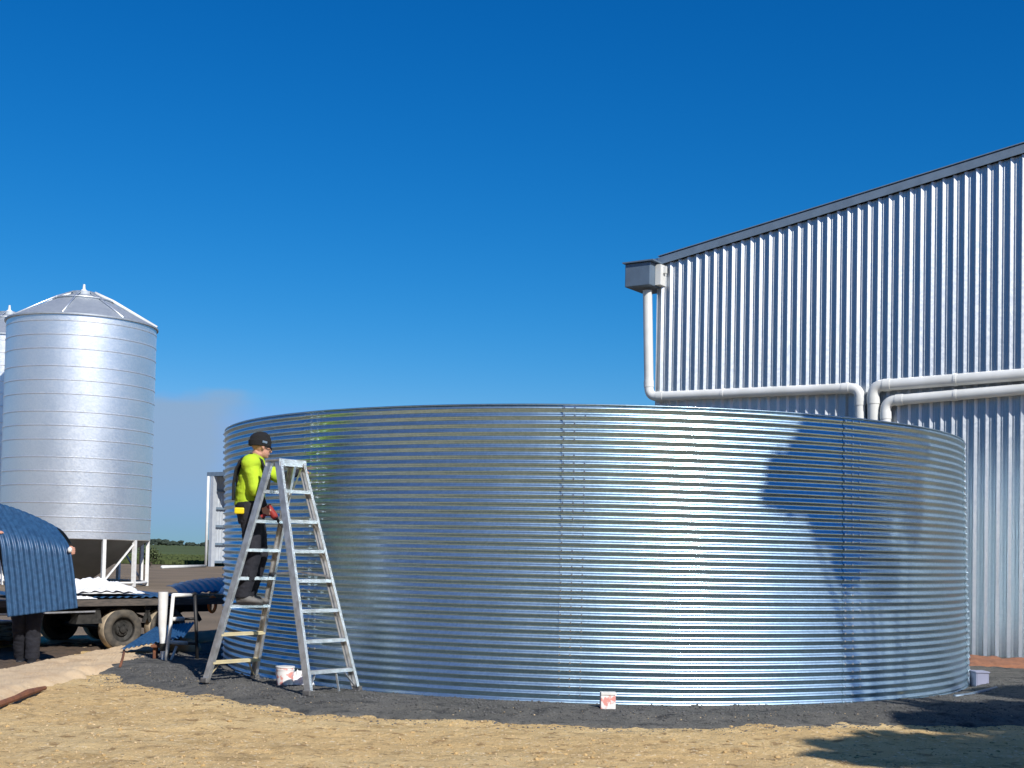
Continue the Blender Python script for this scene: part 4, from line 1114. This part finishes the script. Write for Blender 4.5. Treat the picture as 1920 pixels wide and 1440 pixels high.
# ---- white trestle stool
ts = G(312, 1241, .05); tY = ts.y
trs = thing('trestle', 'white painted steel trestle with one dark leg standing between trailer and ladder', 'trestle', ts)
def tq(px, py, dy=0.0): return P(px, py, tY+dy)
bm = bmesh.new(); tube(bm, [tq(306, 1110, .05), tq(305, 1170, .05), tq(307, 1206, .05)], [.058, .050, .044], seg=20); obj('post', bm, M_white, trs, smooth=True, angle=60)
bm = bmesh.new(); tube(bm, [tq(307, 1206.5, .05), tq(308, 1220, .05)], .047, seg=20); obj('post_band', bm, M_rim, trs, smooth=True, angle=60)
bm = bmesh.new(); tube(bm, [tq(308, 1220.5, .05), tq(309, 1247, .04)], .044, seg=20); obj('post', bm, M_white, trs, smooth=True, angle=60)
bm = bmesh.new(); tube(bm, [tq(325, 1114, -.06), tq(319, 1180, -.07), tq(309, 1250, -.08)], .021, seg=12); obj('leg', bm, M_white, trs, smooth=True)
bm = bmesh.new(); tube(bm, [tq(316, 1249, -.05), tq(331, 1212, .1)], .015, seg=10); obj('brace', bm, M_white, trs, smooth=True)
for (x0, y0, x1, y1) in ((324, 1116, 358, 1116), (321, 1161, 344, 1160), (316, 1204, 350, 1206)):
    bm = bmesh.new(); tube(bm, [tq(x0, y0, -.05), tq(x1, y1, .20)], .023, seg=12); obj('rung', bm, M_white, trs, smooth=True)
bm = bmesh.new(); tube(bm, [tq(365, 1112, .24), tq(368, 1180, .24), tq(370, 1246, .22)], .021, seg=12); obj('leg', bm, M_black, trs, smooth=True)['label'] = 'black leg'
bm = bmesh.new(); tube(bm, [tq(356, 1116, .19), tq(366, 1113, .24)], .021, seg=10); tube(bm, [tq(344, 1160.5, .20), tq(367, 1160, .24)], .016, seg=10); tube(bm, [tq(350, 1206, .2), tq(369, 1207, .23)], .016, seg=10)
obj('brace', bm, M_black, trs, smooth=True)
place_root(trs, ts)
# sandstone lump beside it
bm = bmesh.new(); q = G(338, 1232); bmesh.ops.create_icosphere(bm, subdivisions=3, radius=1, matrix=Matrix.Translation(q + Vector((0, .2, .08))) @ Matrix.Diagonal((.20, .16, .13, 1)))
for v in bm.verts: v.co += Vector((noise.noise(v.co*6), noise.noise(v.co*6+Vector((5,0,0))), noise.noise(v.co*6+Vector((0,7,0)))))*.035
tag(obj('rock', bm, M_sand, smooth=True), 'lump of sandy limestone on the ground behind the white trestle rungs', 'rock')

# ------------------------------------------------------------------ second man and the sheet he carries
mb = G(48, 1246)
mF = Vector((.30, -.95, 0)).normalized()
SY0, SY1 = mb.y-.42, mb.y-.28
def mpos(px, py, Y): 
    v = P(px, py, Y) - mb; Lm = Z.cross(mF); return (v.dot(mF), v.dot(Lm), v.z)
wl = mpos(131, 1034, mb.y-.24); wr_ = mpos(-2, 1002, mb.y-.36)
J2 = dict(pelvis=(-.02, 0, .86), waist=(.0, 0, 1.00), chest=(.05, 0, 1.18), neck=(.08, 0, 1.32), head=(.13, 0, 1.44),
          shl=(.08, .17, 1.27), shr=(.08, -.17, 1.27), ell=(wl[0]*.5+.06, wl[1]*.55+.04, 1.05), wrl=(wl[0]-.02, wl[1]-.05, wl[2]-.02),
          elr=(wr_[0]*.5+.05, wr_[1]*.6-.02, 1.05), wrr=(wr_[0]-.03, wr_[1]+.02, wr_[2]-.06),
          hipl=(-.02, .09, .84), hipr=(-.02, -.09, .84), knl=(.08, .075, .46), knr=(.05, -.075, .46), anl=(.04, .07, .09), anr=(-.12, -.06, .09))
Lm = Z.cross(mF)
o2 = dict(boot=M_black, face=Vector((.3, -1, -.1)), shirt=M_navy, sleeve=.9,
          handl=(Lm*1.0 + mF*.25 + Z*.3, -mF, Z, .8), handr=(-Lm*.05 + Z*1.0 + mF*.2, mF, -Lm, .8))
p2, w2, hc2, _, _ = make_person('second worker in dark clothes almost hidden behind the blue sheet he carries', mb, mF, J2, o2)
bm = bmesh.new(); q = P(131, 1031, mb.y-.30); ellipsoid(bm, q, (.026, .03, .034)); 
remeshed('glove', bm, M_white, p2, .006, 1)
place_root(p2, mb)
# the sheet: corrugations run down it; the top is rolled away from the camera
LE = [(14,1157),(10,1110),(5,1060),(-5,1000),(-42,936)]
RE = [(146,1140),(142,1100),(137,1060),(129,1022),(106,990)]
def cr4(pts, t):
    """smooth interpolation through control points"""
    n = len(pts)-1; x = t*n; i = min(int(x), n-1); f = x-i
    p = [pts[max(i-1, 0)], pts[i], pts[i+1], pts[min(i+2, n)]]; out = []
    for k in range(2):
        a, b, c, d = (q[k] for q in p)
        out.append(.5*((2*b) + (c-a)*f + (2*a-5*b+4*c-d)*f*f + (3*b-a-3*c+d)*f**3))
    return out
def carried(u, v):
    Yb = SY0 + (SY1-SY0)*u; t = min(v/.74, 1)
    l, r = cr4(LE, t), cr4(RE, t)
    px = l[0]*(1-u)+r[0]*u; py = l[1]*(1-u)+r[1]*u - 8*t**4*4*u*(1-u)
    p = P(px, py, Yb + .22*sm(.55, 1, t)**2)
    if v > .74:
        q = (v-.74)/.26; p = p + Vector((.04*q, .42*q, -.03*q - .16*q*q))
    return p
corr_sheet('roofing_sheet', carried, 200, 60, M_blue, 12.5, .0065, 'curved blue corrugated sheet being carried upright at the far left', 'metal sheet')

# ------------------------------------------------------------------ small things at the foot of the tank
def bucket(px, py, Y, w, h):
    c = P(px, py, Y); c.z = pad_h(c.x, c.y)+.012
    t = thing('bucket', 'white plastic bucket with red printed label between the ladder\'s legs', 'bucket', c)
    bm = bmesh.new(); tube(bm, [(0,0,0), (0,0,h*.1), (0,0,h*.93), (0,0,h)], [w*.86, w*.88, w, w], seg=28); obj('tub', bm, M_label, t, smooth=True, angle=40)
    bm = bmesh.new(); tube(bm, [(0,0,h), (0,0,h+.012)], w*1.05, seg=28); tube(bm, [(0,0,h*.86), (0,0,h*.89)], w*1.04, seg=28); obj('lid', bm, M_white, t, smooth=True, angle=40)
    bm = bmesh.new(); tube(bm, [Vector((math.cos(a)*w*1.03, -.02-math.sin(a)*w*.4, h*.85-math.sin(a)*h*.55)) for a in [math.pi*k/12 for k in range(13)]], .003, seg=6); obj('handle', bm, M_bolt, t)
    return t
bucket(534, 1281, 12.42, .088, .165)
bc = P(566, 1282, 12.5); bc.z = pad_h(bc.x, bc.y)+.01
crumple('plastic_bag', bc, (Vector((1,0,0)), Vector((0,1,0))), (.11, .07), .16, 'crumpled clear and white bag beside the labelled bucket', 21.0)
def small_box(px, py, label, m, s, rz):
    h0 = G(px, py, .05); d = Vector((h0.x-TC.x, h0.y-TC.y, 0)).normalized()
    t = thing('carton', label, 'box', Vector((h0.x, h0.y, pad_h(h0.x, h0.y)+.012)))
    a1 = Matrix.Rotation(rz, 3, 'Z') @ Vector((1,0,0)); a2 = Z.cross(a1)
    bm = bmesh.new(); box(bm, Vector((0,0,s[2]/2)), s, (a1, a2, Z), bev=.006)
    bm.verts.ensure_lookup_table()
    obj('base', bm, m, t)
    bm = bmesh.new(); box(bm, Vector((0,0,s[2]*1.02+.012)) + a1*.004, (s[0]*1.05, s[1]*1.05, .024), (a1, a2, Z), bev=.004); obj('lid', bm, M_white, t)
    return t
small_box(1139, 1331, 'small white box with red print against the front of the tank', M_label, (.13, .09, .12), .05)
# straps / folded plastic at the right foot of the tank
q = G(1836, 1290)
fp_ = thing('plastic_crate', 'small grey blue crate on the ground at the right edge of the tank', 'crate', q)
M_lav = mat('grey blue plastic', (.30, .31, .42), .6)
bm = bmesh.new()
box(bm, (0,0,.02), (.14,.2,.02), bev=.004); 
for sx in (-1,1): box(bm, (sx*.065,0,.10), (.012,.2,.14), bev=.003)
for sy in (-1,1): box(bm, (0,sy*.095,.10), (.118,.012,.14), bev=.003)
obj('tray', bm, M_lav, fp_)
bm = bmesh.new(); box(bm, (0,0,.182), (.16,.22,.015), bev=.004); obj('lid', bm, M_lav, fp_)
bm = bmesh.new(); tube(bm, [G(1790, 1306, .06), G(1815, 1303, .06), G(1845, 1296, .07), G(1868, 1290, .06)], .02, seg=8)
tag(obj('conduit', bm, M_gut, smooth=True), 'grey pipe offcut lying on dark gravel at the tank\'s right foot', 'pipe')
